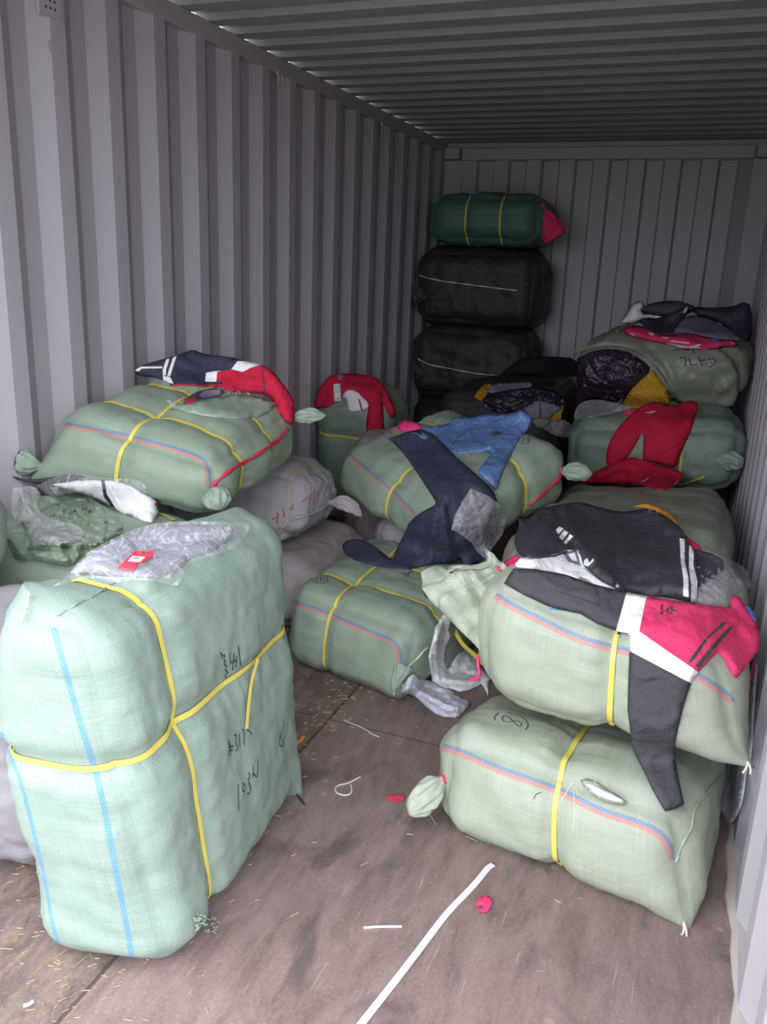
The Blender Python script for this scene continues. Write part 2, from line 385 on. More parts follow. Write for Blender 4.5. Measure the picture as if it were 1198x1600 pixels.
# dented light steel edging strip where the right wall meets the plywood
V = []; n = 90
for i in range(n+1):
    y = -L+i*(L-.05)/n; w_ = .012+.006*math.sin(y*9)+.004*math.sin(y*31)
    V += [(W-.002-w_, y, .0), (W-.002-w_*.8, y, .006), (W+.002, y, .014), (W+.034, y, .014), (W+.034, y, 0)]
Fc = [(5*i+k, 5*i+k+1, 5*i+k+6, 5*i+k+5) for i in range(n) for k in range(4)]
struct(mkobj('baseboard_right', V, Fc, M['rust'], smooth=False))
# ---------------------------------------------------------------- bales
SG = [(sx, sy, sz) for sz in (-1, 1) for sy in (-1, 1) for sx in (-1, 1)]
def boxK(x0, x1, y0, y1, z0, z1, yaw=0):
    c = np.array([(x0+x1)/2, (y0+y1)/2]); K = []
    for s in SG:
        dx, dy = s[0]*(x1-x0)/2, s[1]*(y1-y0)/2
        K.append((c[0]+dx*math.cos(yaw)-dy*math.sin(yaw), c[1]+dx*math.sin(yaw)+dy*math.cos(yaw), z1 if s[2] > 0 else z0))
    return K

def crumple(P, f, seed=0):
    """sharp intersecting folds"""
    r_ = np.random.RandomState(seed+40); out = np.zeros(len(P))
    wp = np.stack([vnoise(P, f*.35, seed+k) for k in range(3)], 1)*.9/f
    for k in range(5):
        d = r_.randn(3); d /= np.linalg.norm(d); ff = f*r_.uniform(.5, 1.3)
        a = np.abs(((P+wp*2.2) @ d*ff+r_.rand()) % 1-.5)*2
        out += (a**1.4)*r_.uniform(.5, 1)*np.clip(.5+vnoise(P, f*.5, seed+9+k), 0, 1)
    return out-.8

class Surf:
    """a soft rounded bale spanned by eight corner points"""
    def __init__(s, K, r=.08, bulge=(.012, .02, .02), wr=1., seed=0, clampz=None):
        s.K = np.array(K, float); s.r = r; s.bulge = bulge; s.wr = wr; s.seed = seed; s.cinch = []; s.pulls = []; s.clampz = clampz
        k = s.K
        s.h = np.array([np.mean([np.linalg.norm(k[i]-k[i-1]) for i in (1, 3, 5, 7)]),
                        np.mean([np.linalg.norm(k[i]-k[i-2]) for i in (2, 3, 6, 7)]),
                        np.mean([np.linalg.norm(k[i]-k[i-4]) for i in (4, 5, 6, 7)])])/2
        s.ax = []
        for a, idx in ((1, (1, 3, 5, 7)), (2, (2, 3, 6, 7)), (4, (4, 5, 6, 7))):
            v = sum(k[i]-k[i-a] for i in idx); s.ax.append(v/np.linalg.norm(v))
        s.ax = np.array(s.ax)
    def ev(s, Q, nrm=False, taut=1.):
        Q = np.asarray(Q, float); h = s.h
        P = Q*h; r = np.minimum(s.r, h*.75)
        c = np.clip(P, -(h-r), h-r); d = (P-c)/r
        ln = np.linalg.norm(d, axis=1, keepdims=True); n = d/np.maximum(ln, 1e-9)
        P = c+r*n
        q2 = 1-Q**2
        for i in range(3):
            j, k = (i+1) % 3, (i+2) % 3
            P[:, i] += s.bulge[i]*Q[:, i]*np.sqrt(np.clip(q2[:, j]*q2[:, k], 0, 1))
        for (a, t, b, kk, depth, sig) in s.cinch:
            dd = (Q[:, a]-(t+kk*Q[:, b]))*h[a]
            g = depth*np.exp(-(dd/sig)**2)
            m = n.copy(); m[:, a] = 0
            P -= m*g[:, None]
        u = P/h
        w = [(1-u[:, i])/2 for i in range(3)]
        X = np.zeros_like(P)
        for i, sg in enumerate(SG):
            wt = np.ones(len(P))
            for a in range(3): wt = wt*(w[a] if sg[a] < 0 else 1-w[a])
            X += wt[:, None]*s.K[i]
        nw = n@s.ax; nw /= np.maximum(np.linalg.norm(nw, axis=1, keepdims=True), 1e-9)
        for (corner, tgt, sig) in s.pulls:
            cp = np.array(corner, float); dist = np.linalg.norm((Q-cp)*h, axis=1)
            X0 = s.pull0[tuple(corner)]
            wgt = np.exp(-(dist/sig)**2) if sig > 0 else np.exp(-(dist/-sig)**1.1)
            X += wgt[:, None]*(tgt-X0)
        if s.wr:
            PP = P+s.seed*3.7
            A = vnoise(PP, 6)*.012+vnoise(PP, 14, 1)*.005
            # pleats running away from the ends
            B = vnoise(P*np.array([1, .25, 1])+s.seed, 42, 2)*.0022+vnoise(P*np.array([.3, 1, 1])+s.seed, 36, 3)*.0022
            tot = A+B*taut
            for (a, t, b, kk, depth, sig) in s.cinch:
                dd = np.abs((Q[:, a]-(t+kk*Q[:, b]))*h[a])
                k3 = [i for i in range(3) if i != a]
                S_ = P.copy(); S_[:, a] *= .15
                tot += np.exp(-(dd/.09)**2)*(1-np.exp(-(dd/.018)**2))*vnoise(S_+s.seed, 55, 4)*.006*taut
            X += nw*(tot*s.wr)[:, None]
        if s.clampz is not None: X[:, 2] = np.maximum(X[:, 2], s.clampz)
        X[:, 0] = np.clip(X[:, 0], .004, W-.004)
        return (X, nw) if nrm else X
    def setpulls(s, pulls):
        s.pull0 = {}
        for (corner, q, dt, sig) in pulls:
            X0 = s.ev(np.array([corner], float))[0]; s.pull0[tuple(corner)] = X0
            t = np.linalg.norm(X0-CAM)+dt
            s._p = getattr(s, '_p', [])+[(corner, CAM+ray(q)*t, sig)]
        s.pulls = s._p if pulls else []
    def grid(s, cell=.013):
        h = s.h; n = [max(8, int(2*h[i]/cell)) for i in range(3)]
        key = {}; V = []; Fc = []; UV = []
        def vid(i):
            if i not in key: key[i] = len(V); V.append([2*i[a]/n[a]-1 for a in range(3)])
            return key[i]
        for a in range(3):
            b, c = (a+1) % 3, (a+2) % 3
            for side in (0, n[a]):
                for i in range(n[b]):
                    for j in range(n[c]):
                        q = []
                        for di, dj in ((0, 0), (1, 0), (1, 1), (0, 1)):
                            t = [0, 0, 0]; t[a] = side; t[b] = i+di; t[c] = j+dj; q.append(tuple(t))
                        if side == 0: q.reverse()
                        Fc.append([vid(t) for t in q])
                        for t in q:
                            uu = [(2*t[k]/n[k]-1)*h[k] for k in range(3)]
                            if a == 0: UV.append((uu[1], uu[2]))
                            elif a == 1: UV.append((uu[0], uu[2]))
                            else: UV.append((uu[0], uu[1]))
        return np.array(V), Fc, UV

def bvh_of(V, Fc): return BVHTree.FromPolygons([tuple(v) for v in V], [tuple(f) for f in Fc])
def cast(bvhs, q, tmin=0):
    d = Vector(ray(q)); best = None
    for b in bvhs:
        loc, nrm, idx, dist = b.ray_cast(Vector(CAM), d)
        if loc is not None and (best is None or dist < best[0]): best = (dist, np.array(loc), np.array(nrm), idx)
    return best
def densify(path, step):
    out = [path[0]]
    for a, b in zip(path[:-1], path[1:]):
        d = math.dist(a, b); n = max(1, int(d/step))
        for i in range(1, n+1): out.append((a[0]+(b[0]-a[0])*i/n, a[1]+(b[1]-a[1])*i/n))
    return out
def smooth_path(path, it=2):
    for _ in range(it):
        o = [path[0]]
        for a, b in zip(path[:-1], path[1:]):
            a = np.array(a, float); b = np.array(b, float)
            o += [tuple(a*.75+b*.25), tuple(a*.25+b*.75)]
        o.append(path[-1]); path = o
    return path
def surf_path(bvhs, path, step=4):
    P, Nn = [], []
    for q in densify(path, step):
        h = cast(bvhs, q)
        if h is None: continue
        if P and np.linalg.norm(h[1]-P[-1]) > .25: continue
        n = h[2]
        if np.dot(n, ray(q)) > 0: n = -n
        P.append(h[1]); Nn.append(n)
    return np.array(P), np.array(Nn)
def ribbon(P, Nn, w, off=.0015, th=0, closed=False):
    """flat band lying on a surface; th > 0 gives it thickness"""
    n = len(P); T = np.gradient(P, axis=0)
    T /= np.maximum(np.linalg.norm(T, axis=1, keepdims=True), 1e-9)
    S = np.cross(T, Nn); S /= np.maximum(np.linalg.norm(S, axis=1, keepdims=True), 1e-9)
    V = []; Fc = []
    if th == 0:
        for i in range(n): V += [P[i]+Nn[i]*off-S[i]*w/2, P[i]+Nn[i]*off+S[i]*w/2]
        for i in range(n-1): Fc.append((2*i, 2*i+1, 2*i+3, 2*i+2))
    else:
        for i in range(n):
            for a, b in ((off, -1), (off+th, -1), (off+th, 1), (off, 1)): V.append(P[i]+Nn[i]*a+S[i]*b*w/2)
        for i in range(n-1):
            for k in range(4): Fc.append((4*i+k, 4*i+(k+1) % 4, 4*i+4+(k+1) % 4, 4*i+4+k))
        Fc.append((0, 1, 2, 3)); Fc.append((4*n-1, 4*n-2, 4*n-3, 4*n-4))
    return V, Fc
def tube(P, r, seg=6, twist=None):
    P = np.array(P, float); n = len(P); T = np.gradient(P, axis=0); T /= np.maximum(np.linalg.norm(T, axis=1, keepdims=True), 1e-9)
    ref = np.array([0, 0, 1.]); V = []; Fc = []
    if abs(T[0] @ ref) > .9: ref = np.array([1., 0, 0])
    u = np.cross(T[0], ref); u /= np.linalg.norm(u)
    for i in range(n):
        u = u-T[i]*(u@T[i]); u /= max(np.linalg.norm(u), 1e-9); v = np.cross(T[i], u)
        rr = r[i] if hasattr(r, '__len__') else r
        for k in range(seg):
            a = 2*math.pi*k/seg; V.append(P[i]+(u*math.cos(a)+v*math.sin(a))*rr)
    for i in range(n-1):
        for k in range(seg): Fc.append((i*seg+k, i*seg+(k+1) % seg, (i+1)*seg+(k+1) % seg, (i+1)*seg+k))
    Fc.append(tuple(range(seg))[::-1]); Fc.append(tuple((n-1)*seg+k for k in range(seg)))
    return V, Fc
def paths3(P, n=4):
    """Catmull-Rom through 3D points"""
    P = [np.array(p, float) for p in P]; P = [2*P[0]-P[1]]+P+[2*P[-1]-P[-2]]; o = []
    for i in range(1, len(P)-2):
        for k in range(n):
            t = k/n; a, b, c, d = P[i-1:i+3]
            o.append(.5*((2*b)+(-a+c)*t+(2*a-5*b+4*c-d)*t*t+(-a+3*b-3*c+d)*t**3))
    o.append(P[-2]); return np.array(o)

BALE = {}
def make_bale(key, K, mat, label, group=None, straps=(), stripes=(), ink=(), r=.08, bulge=(.012, .02, .02), wr=1., seed=0,
              pulls=(), cinch=.012, strapmat='strap', strapw=.013, cell=.013, name='bale', seams=(), inkmat='ink', rootz=None, extra_cinch=(), loc_clamp=None, cat='bale'):
    s = Surf(K, r, bulge, wr, seed, clampz=loc_clamp)
    Q, Fc, UV = s.grid(cell)
    V0 = s.ev(Q); b0 = bvh_of(V0, Fc)
    def locate(q):
        h = cast([b0], q)
        if h is None: raise ValueError('strap point misses '+key+str(q))
        f = Fc[h[3]]; d = [np.linalg.norm(V0[i]-h[1]) for i in f]; wts = 1/np.maximum(np.array(d), 1e-5); wts /= wts.sum()
        return (Q[f]*wts[:, None]).sum(0)
    SD = []
    for st in straps:
        a = st[0]; q1 = locate(st[1])
        if len(st) > 2 and st[2] is not None:
            q2 = locate(st[2]); b = st[3]; kk = (q2[a]-q1[a])/(q2[b]-q1[b]) if abs(q2[b]-q1[b]) > .05 else 0
            t = q1[a]-kk*q1[b]
        else: b, kk, t = (a+1) % 3, 0, q1[a]
        SD.append((a, t, b, kk)); s.cinch.append((a, t, b, kk, cinch, .035))
    for ec in extra_cinch: s.cinch.append(ec)
    s.setpulls(list(pulls))
    V = s.ev(Q); bv = bvh_of(V, Fc)
    base = V.mean(0).copy(); base[2] = V[:, 2].min()
    root = thing(name, label, cat, group, tuple(base))
    # edge thread stripes: distance field stored on the mesh
    ST = np.zeros((len(V), 3)); ST[:, 1] = .05
    for path in stripes:
        P, _ = surf_path([bv], smooth_path(path), 3)
        if len(P) < 3: continue
        seg = P[1:]-P[:-1]; Ls = np.linalg.norm(seg, axis=1); cum = np.concatenate([[0], np.cumsum(Ls)])
        T = seg/np.maximum(Ls, 1e-9)[:, None]
        near = np.where(np.min(np.linalg.norm(V[:, None, :]-P[None, ::4, :], axis=2), axis=1) < .13)[0]
        for vi in near:
            d = V[vi]-P[:-1]; t = np.clip((d*T).sum(1), 0, Ls); c = P[:-1]+T*t[:, None]
            D = np.linalg.norm(V[vi]-c, axis=1); k = int(np.argmin(D))
            endc = (k == 0 and t[0] <= 0) or (k == len(T)-1 and t[-1] >= Ls[-1])
            h_ = c[k]-CAM; nn = -h_/np.linalg.norm(h_)
            side = np.sign(np.dot(np.cross(nn, T[k]), V[vi]-c[k]))
            if D[k] < .10 and (ST[vi, 2] < .5 or abs(ST[vi, 1]) > D[k]):
                ST[vi] = (cum[k]+t[k], side*D[k], 0 if (endc and D[k] > .01) or D[k] > .04 else 1)
    geoV, geoF, fm = V.tolist(), [list(f) for f in Fc], [0]*len(Fc)
    for (path, w_) in ink:
        P, Nn = surf_path([bv], smooth_path(path, 1) if len(path) > 2 else path, 2)
        if len(P) < 2: continue
        rv, rf = ribbon(P, Nn, w_, .0012); n0 = len(geoV)
        geoV += [list(x) for x in rv]; geoF += [[i+n0 for i in q] for q in rf]; fm += [1]*len(rf)
    o = mkobj('sack', geoV, geoF, [M[mat], M[inkmat]], root, fm)
    me = o.data
    uvl = me.uv_layers.new(name='UVMap'); flat = np.zeros(len(me.loops)*2); flat[:len(UV)*2] = np.array(UV).ravel(); uvl.data.foreach_set('uv', flat)
    at = me.attributes.new('st', 'FLOAT_VECTOR', 'POINT'); full = np.zeros((len(me.vertices), 3)); full[:, 1] = .05; full[:len(ST)] = ST
    at.data.foreach_set('vector', full.ravel())
    for (a, t, b, kk) in SD:
        b1, c1 = [i for i in range(3) if i != a]; pts = []; n = 44
        per = [(-1+2*i/n, -1) for i in range(n)]+[(1, -1+2*i/n) for i in range(n)]+[(1-2*i/n, 1) for i in range(n)]+[(-1, 1-2*i/n) for i in range(n)]
        rows = []
        hw = strapw/2/s.h[a]
        for (e1, e2) in per:
            for dw in (-hw, hw):
                q = [0, 0, 0]; q[b1] = e1; q[c1] = e2; q[a] = max(-1, min(1, t+dw+kk*q[b])); rows.append(q)
        X, nw = s.ev(np.array(rows), True, 0.)
        X += nw*.002
        X2 = X+nw*.0022; m_ = len(per); VV = np.concatenate([X, X2]); FF = []
        for i in range(m_):
            j = (i+1) % m_; A, B, C_, D_ = 2*i, 2*i+1, 2*j+1, 2*j; o_ = 2*m_
            FF += [(A+o_, B+o_, C_+o_, D_+o_), (A, D_, C_, B), (A, A+o_, D_+o_, D_), (B, C_, C_+o_, B+o_)]
        mkobj('strap', VV, FF, M[strapmat], root, smooth=False)
    for (path, rad, mt, nm) in seams:
        P, Nn = surf_path([bv], smooth_path(path), 4)
        if len(P) < 3: continue
        P = P+Nn*rad*.7+np.cumsum(np.random.RandomState(5).randn(*P.shape), axis=0)*0
        wob = vnoise(P, 60, 3)[:, None]*.003
        mkobj(nm, *tube(P+Nn*wob, rad*(1+.35*np.sin(np.arange(len(P))*1.1)), 7), M[mt], root)
    BALE[key] = dict(bvh=bv, root=root, mat=mat, surf=s, V=V)
    return root

def ear(key, base_q, tip_q, w, mat=None, dt=0., dbase=0., flat=.5, prof='pouch', pleat=.18, tie='redstring', label=None, name='tied_corner', inset=.015, seed=0, bend=None, crum=0):
    """the gathered, tied corner of a sack: narrow neck, pleated pouch"""
    B = BALE[key]; h = cast([B['bvh']], base_q)
    dd_ = 0
    while h is None and dd_ < 60:
        dd_ += 4
        for sx_, sy_ in ((-1, 0), (1, 0), (0, -1), (0, 1)):
            h = h or cast([B["bvh"]], (base_q[0]+sx_*dd_, base_q[1]+sy_*dd_))
    base = h[1]+ray(base_q)*inset; t = np.linalg.norm(h[1]-CAM)
    tip = CAM+ray(tip_q)*(t+dt)
    mid = (base+tip)/2
    if bend is not None: mid = mid+np.array(bend)
    P = paths3([base, mid, tip], 12); n = len(P); T = np.gradient(P, axis=0); T /= np.linalg.norm(T, axis=1, keepdims=True)
    V = []; Fc = []; seg = 40
    profs = {'pouch': [(0, .42), (.07, .26), (.14, .34), (.3, .8), (.55, 1), (.78, .86), (.93, .45), (1, .06)],
             'fan': [(0, .55), (.1, .34), (.2, .42), (.5, .8), (.8, 1.0), (1, .92)],
             'horn': [(0, 1.), (.3, .75), (.6, .45), (.85, .25), (1, .08)]}[prof]
    up = -ray(base_q)
    for i in range(n):
        f_ = i/(n-1); wv = np.interp(f_, [a for a, _ in profs], [b for _, b in profs])*w/2
        u = np.cross(T[i], up); u /= np.linalg.norm(u); v = np.cross(T[i], u)
        for k in range(seg):
            a = 2*math.pi*k/seg
            pl_ = 1+pleat*math.sin(a*9+seed+2*math.sin(f_*5))*(.4+.6*(1-f_))+pleat*.6*math.sin(a*5-seed*2+f_*6)
            V.append(P[i]+(u*math.cos(a)+v*math.sin(a)*flat)*wv*pl_)
    for i in range(n-1):
        for k in range(seg): Fc.append((i*seg+k, i*seg+(k+1) % seg, (i+1)*seg+(k+1) % seg, (i+1)*seg+k))
    Fc.append(tuple(range(seg))[::-1]); Fc.append(tuple((n-1)*seg+k for k in range(seg)))
    V = np.array(V); V += vnoise(V, 40, seed)[:, None]*.004
    if crum: V += up*(crumple(V, 20, seed)*crum)[:, None]
    V[:, 0] = np.clip(V[:, 0], .004, W-.004); V[:, 2] = np.maximum(V[:, 2], .003)
    o = mkobj(name, V, Fc, M[mat or B['mat']], B['root'])
    uvl = o.data.uv_layers.new(name='UVMap'); ll = []
    for lp in o.data.loops:
        k = lp.vertex_index; ll += [(k % seg)/seg*w*2.2, (k//seg)/n*.14]
    uvl.data.foreach_set('uv', ll)
    if label: o['label'] = label
    if tie:
        c = P[int(n*.08)]; tt = T[int(n*.08)]; u = np.cross(tt, up); u /= np.linalg.norm(u); v = np.cross(tt, u)
        ring = [c+(u*math.cos(a)+v*math.sin(a)*flat*1.2)*w*.17+tt*(.004*math.sin(a*2)) for a in np.linspace(0, 2*math.pi*2, 30)]
        mkobj('tie_cord', *tube(ring, .0035, 6), M[tie], B['root'])
    return o

G_ = 'green woven bales strewn over the container floor'
def zc(ox, oy, s): return lambda *pts: [(ox+a*s, oy+b*s) for a, b in pts]
c1 = zc(320, 980, .1876); c2 = zc(440, 840, .2671); c3 = zc(590, 630, .2588); c5 = zc(380, 680, .167); c6 = zc(630, 1080, .2254); c7 = zc(850, 1180, .2504)

KB = FITS
for i_ in (2, 6): KB['B1'][i_][0] -= (.025 if i_ == 2 else .06)
inkw = .0035
make_bale('B1', KB['B1'], 'green_blue', 'mint green bale standing on end at the front left, yellow straps crossed, blue thread stripes', G_,
    straps=[(0, (262, 1000), (335, 1350), 2), (2, (225, 1192), (432, 1002), 0)],
    stripes=[[(85, 985), (100, 1040), (125, 1130), (155, 1222), (175, 1330), (195, 1430), (208, 1508)],
             [(4, 1150), (15, 1180), (33, 1220), (50, 1290), (72, 1380), (80, 1440), (97, 1490)]],
    ink=[(c1((125, 210), (150, 245), (130, 260), (160, 225), (165, 250), (150, 265), (175, 290), (150, 300), (185, 330), (165, 345), (190, 380)), inkw), (c1((190, 380), (165, 395), (175, 425)), inkw),
         (c1((210, 210), (205, 270), (215, 300), (235, 290)), inkw), (c1((235, 270), (228, 358)), inkw), (c1((238, 215), (240, 280), (262, 285)), inkw), (c1((262, 240), (255, 335)), inkw), (c1((275, 155), (298, 320)), inkw),
         (c1((190, 935), (200, 1000), (195, 1070)), inkw), (c1((195, 960), (215, 1000), (210, 1075)), inkw), (c1((195, 1000), (235, 990)), inkw), (c1((198, 1030), (230, 1020)), inkw),
         (c1((240, 905), (265, 895), (250, 960), (275, 1000), (255, 1035)), inkw), (c1((283, 885), (290, 1000)), inkw), (c1((305, 850), (325, 870), (325, 985)), inkw), (c1((345, 850), (380, 875), (388, 900)), inkw),
         (c1((400, 1160), (400, 1270), (395, 1200), (435, 1265), (440, 1100)), inkw), (c1((360, 1210), (375, 1240), (355, 1280), (380, 1330), (375, 1385), (350, 1390)), inkw),
         (c1((315, 1300), (310, 1360), (328, 1375), (335, 1320), (315, 1300)), inkw), (c1((276, 1305), (280, 1525)), inkw),
         (c1((658, 780), (650, 860), (620, 910), (612, 970), (640, 1000), (660, 960), (660, 900)), .003), (c1((625, 905), (650, 960)), .003)],
    r=.09, bulge=(.02, .02, .012), seed=1, pulls=[((-1, 1, 1), (40, 912), 0, .10), ((1, -1, -1), (470, 1250), 0, .08)], cinch=.02, strapw=.012, cell=.011,
    seams=[([(90, 962), (120, 944), (150, 930), (180, 910)], .0022, 'green_blue', 'top_seam')])
K2 = [list(k) for k in KB['B2']]
for i in (0, 2, 4, 6): K2[i][0] = .765
make_bale('B2', K2, 'green', 'flat green bale on the floor in the middle, below the navy pants', G_,
    straps=[(0, (505, 1010)), (1, (558, 907)), (1, (703, 902))],
    stripes=[[(443, 937), (504, 955), (566, 984), (614, 1002), (622, 1014), (627, 1046)]],
    ink=[(c2((168, 240), (190, 218), (245, 218), (272, 240), (262, 265), (225, 272), (185, 262), (168, 240)), .003), (c2((205, 235), (200, 258), (240, 258), (250, 235), (225, 232)), .003), (c2((225, 232), (228, 255)), .003),
         (c2((700, 215), (725, 205), (720, 225), (750, 200)), .003), (c2((735, 230), (745, 205), (765, 215), (760, 195)), .003), (c2((330, 125), (395, 132)), .003), (c2((490, 165), (520, 180)), .003)],
    r=.085, bulge=(.02, .035, .02), seed=2, pulls=[((1, -1, -.5), (618, 1086), 0, -.05)], cinch=.016,
    seams=[([(632, 1047), (650, 1030), (667, 1011)], .003, 'cream', 'end_seam')])
make_bale('B7', KB['B7'], 'sage', 'pale sage bale on the floor at front right, marked 8, with a torn hole', G_,
    straps=[(0, (870, 1235))],
    stripes=[[(692, 1167), (725, 1177), (765, 1197), (815, 1215), (867, 1233), (875, 1236), (900, 1249), (938, 1269), (990, 1284), (1020, 1296), (1043, 1315), (1050, 1338)]],
    ink=[(c6((700, 170), (680, 190), (700, 215), (750, 212), (790, 205), (820, 225), (815, 250), (790, 240), (760, 212), (730, 180), (700, 170)), .003),
         (c6((660, 150), (625, 185), (640, 205)), .003), (c6((720, 150), (800, 165), (850, 200), (870, 240), (845, 270)), .003), (c6((905, 745), (915, 715), (955, 700)), .002)],
    r=.09, bulge=(.03, .03, .02), seed=3, pulls=[((1, -1, -1), (1078, 1456), 0, -.085)], cinch=.02,
    seams=[([(1055, 1347), (1063, 1322), (1081, 1290), (1083, 1262), (1100, 1245), (1124, 1212)], .0028, 'sage', 'end_seam')])
K8 = [list(k) for k in KB['B8']]
for i, y_ in ((2, -4.1), (3, -4.12), (6, -4.1), (7, -4.12)): K8[i][1] = y_
make_bale('B8', K8, 'sage', 'pale sage bale stacked on the front right bale, under the black and red sweatshirt', G_,
    straps=[(0, (952, 1050))],
    stripes=[[(776, 932), (800, 948), (840, 967), (906, 1000), (954, 1012), (990, 1020), (1040, 1036), (1089, 1056), (1118, 1073), (1142, 1093)]],
    r=.10, bulge=(.03, .035, .02), seed=4, pulls=[((1, -1, -1), (1184, 1202), 0, -.09)], cinch=.02)
make_bale('B4', KB['B4'], 'green', 'green bale high on the left, under the navy and red jacket, red lacing', G_,
    straps=[(0, (187, 700)), (1, (250, 642)), (1, (429, 690))],
    stripes=[[(84, 661), (130, 668), (182, 678), (260, 698), (304, 711), (323, 726), (327, 759)]],
    ink=[(Zc([(150, 272), (170, 276), (165, 270), (205, 275), (195, 268)], 200, 530, .267), .003)],
    r=.10, bulge=(.02, .03, .03), seed=5, cinch=.016, pulls=[((-1, -1, -1), (48, 752), 0, .12)],
    seams=[([(334, 757), (345, 745), (380, 722), (400, 712), (430, 690), (447, 672)], .006, 'redstring', 'red_lacing')])
make_bale('B3', KB['B3'], 'green', 'green bale tilted on the middle pile, wrapped by the blue shirt and navy pants', G_,
    straps=[(0, (608, 766)), (1, (815, 735))],
    stripes=[[(547, 713), (563, 726), (608, 764), (630, 785), (650, 806)]],
    ink=[(c3((850, 215), (870, 190), (905, 190), (922, 215), (905, 245), (870, 248), (850, 230)), .003), (c3((880, 205), (878, 235)), .003), (c3((892, 215), (908, 210), (905, 235)), .003),
         (c3((500, 312), (530, 325)), .003), (c3((545, 300), (560, 318), (575, 305)), .003)],
    r=.10, bulge=(.02, .03, .03), seed=6, cinch=.018,
    seams=[([(827, 790), (838, 779), (854, 765), (872, 746), (880, 738)], .006, 'redstring', 'red_lacing')])
K5 = [list(k) for k in KB['B5']]
for i in (2, 3, 6, 7): K5[i][1] -= .08
make_bale('B5', K5, 'greybag', 'lilac grey sack with red marker figures, squeezed beneath the left green bale', 'grey sacks stacked by the left wall',
    straps=[(0, (450, 765))], strapmat='strap_b', strapw=.02, inkmat='redink',
    ink=[(c5((270, 790), (330, 760)), .004), (c5((310, 715), (325, 770), (310, 800), (322, 835)), .004), (c5((365, 690), (385, 740), (372, 760), (400, 745)), .004), (c5((430, 670), (425, 700), (445, 700), (445, 670)), .004), (c5((460, 645), (470, 700)), .004),
         (c5((555, 620), (600, 575)), .004), (c5((632, 480), (618, 660)), .004), (c5((665, 480), (655, 625)), .004)],
    r=.09, bulge=(.03, .02, .03), seed=7, wr=1.5, cinch=.02, seams=[([(437, 825), (460, 808), (478, 806), (500, 795), (520, 784)], .006, 'greybag', 'gathered_edge')])
make_bale('B6', boxK(.02, .735, -3.92, -3.2, 0, .30, .0), 'pinkbag', 'dusty pink grey sack on the floor, lowest beneath the marked grey sack', 'grey sacks stacked by the left wall',
    r=.12, bulge=(.03, .02, .02), seed=8, wr=1.3)
make_bale('B20', boxK(.42, .80, -2.96, -2.50, 0, .62, .3), 'pinkbag', 'dusty rose sack behind the tilted green bale', None, r=.12, bulge=(.02, .02, .03), seed=9, wr=1.2)
make_bale('B21', boxK(.78, 1.08, -3.33, -3.02, 0, .38, .1), 'greybag', 'grey sack wedged under the lower left edge of the tilted green bale', None, r=.1, seed=10, wr=1.2)
K9 = [(1.52, -3.98, 0), (2.26, -4.0, 0), (1.56, -2.62, 0), (2.3, -2.65, 0), (1.52, -3.98, .60), (2.27, -4.0, .69), (1.55, -2.6, .47), (2.285, -2.65, .54)]
make_bale('B9', K9, 'olive', 'dull olive bale behind the black hoodie, below the red pants', G_, r=.10, bulge=(.02, .02, .03), seed=11, wr=1.3)
make_bale('B10', KB['B10'], 'moss', 'moss green bale by the right wall with red pants draped over it', G_,
    straps=[(0, (1064, 715))], r=.12, bulge=(.02, .03, .03), seed=12, cinch=.02, wr=1.3)
make_bale('B10b', boxK(1.5, 2.3, -2.3, -1.62, 0, .33), 'olive', 'olive bale underneath the bale with the red pants', G_, r=.10, seed=13)
K11 = [list(k) for k in KB['B11']]
for i in range(4): K11[i][2] += .07
make_bale('B11', K11, 'olive', 'torn olive bale at the back right, dark plastic showing, clothes heaped on top', G_,
    ink=[(Zc(pp, 700, 460, .4157), .006) for pp in ([(870, 235), (900, 240), (885, 275)], [(915, 245), (930, 265), (910, 262)], [(935, 235), (955, 235), (945, 275)], [(975, 245), (1000, 235), (1005, 265), (980, 275)], [(840, 215), (870, 205)])],
    r=.11, bulge=(.02, .03, .03), seed=14, wr=1.2)
make_bale('B11b', boxK(1.46, 2.32, -1.52, -.75, 0, .70), 'olive', 'olive bale at the bottom of the back right stack', G_, r=.10, seed=15)
make_bale('B15', boxK(.06, .50, -2.45, -2.0, 0, .78, -.05), 'moss', 'upright green bale at the left wall under the red jacket', G_,
    straps=[(2, (535, 683))], r=.12, bulge=(.02, .02, .05), seed=16, cinch=.015)
make_bale('B16', boxK(.04, .60, -4.97, -4.36, 0, .62), 'green', 'opened green bale at the left, its crumpled sack peeled back from clear plastic', G_,
    straps=[], r=.10, bulge=(.02, .02, .02), seed=17)
make_bale('B17', boxK(.10, .85, -5.47, -5.03, 0, .59, .0), 'bundle', 'grey bundle in wrinkled plastic at the left edge behind the standing bale', None,
    r=.13, bulge=(.02, .03, .03), seed=18, wr=2.2)
make_bale('B18', boxK(.02, .41, -5.40, -5.03, .61, .87), 'green', 'green bale cut off by the left edge of the photo, on the grey bundle', G_,
    r=.10, seed=19)
GD = 'dark bales stacked in the far left corner'
make_bale('S1', boxK(.05, .93, -.72, -.12, 0, .52), 'black_sack', 'near-black bale at the bottom of the far corner stack', GD, r=.10, seed=20,
    seams=[([(655, 610), (700, 620), (745, 625), (778, 628)], .004, 'cream', 'string')] if 0 else ())
make_bale('S2', boxK(.05, .90, -.78, -.12, .56, 1.06), 'black_sack', 'near-black bale second from the floor in the far corner stack', GD, r=.12, bulge=(.02, .03, .03), seed=21, wr=1.6,
    seams=[([(652, 560), (670, 570), (700, 575), (730, 582), (778, 587)], .004, 'cream', 'string')])
make_bale('S3', boxK(.05, .93, -.78, -.12, 1.10, 1.62), 'black_sack', 'near-black bale directly below the dark teal bale', GD, r=.12, bulge=(.02, .03, .03), seed=22, wr=1.6,
    seams=[([(655, 430), (675, 437), (740, 446), (808, 454)], .004, 'cream', 'string')])
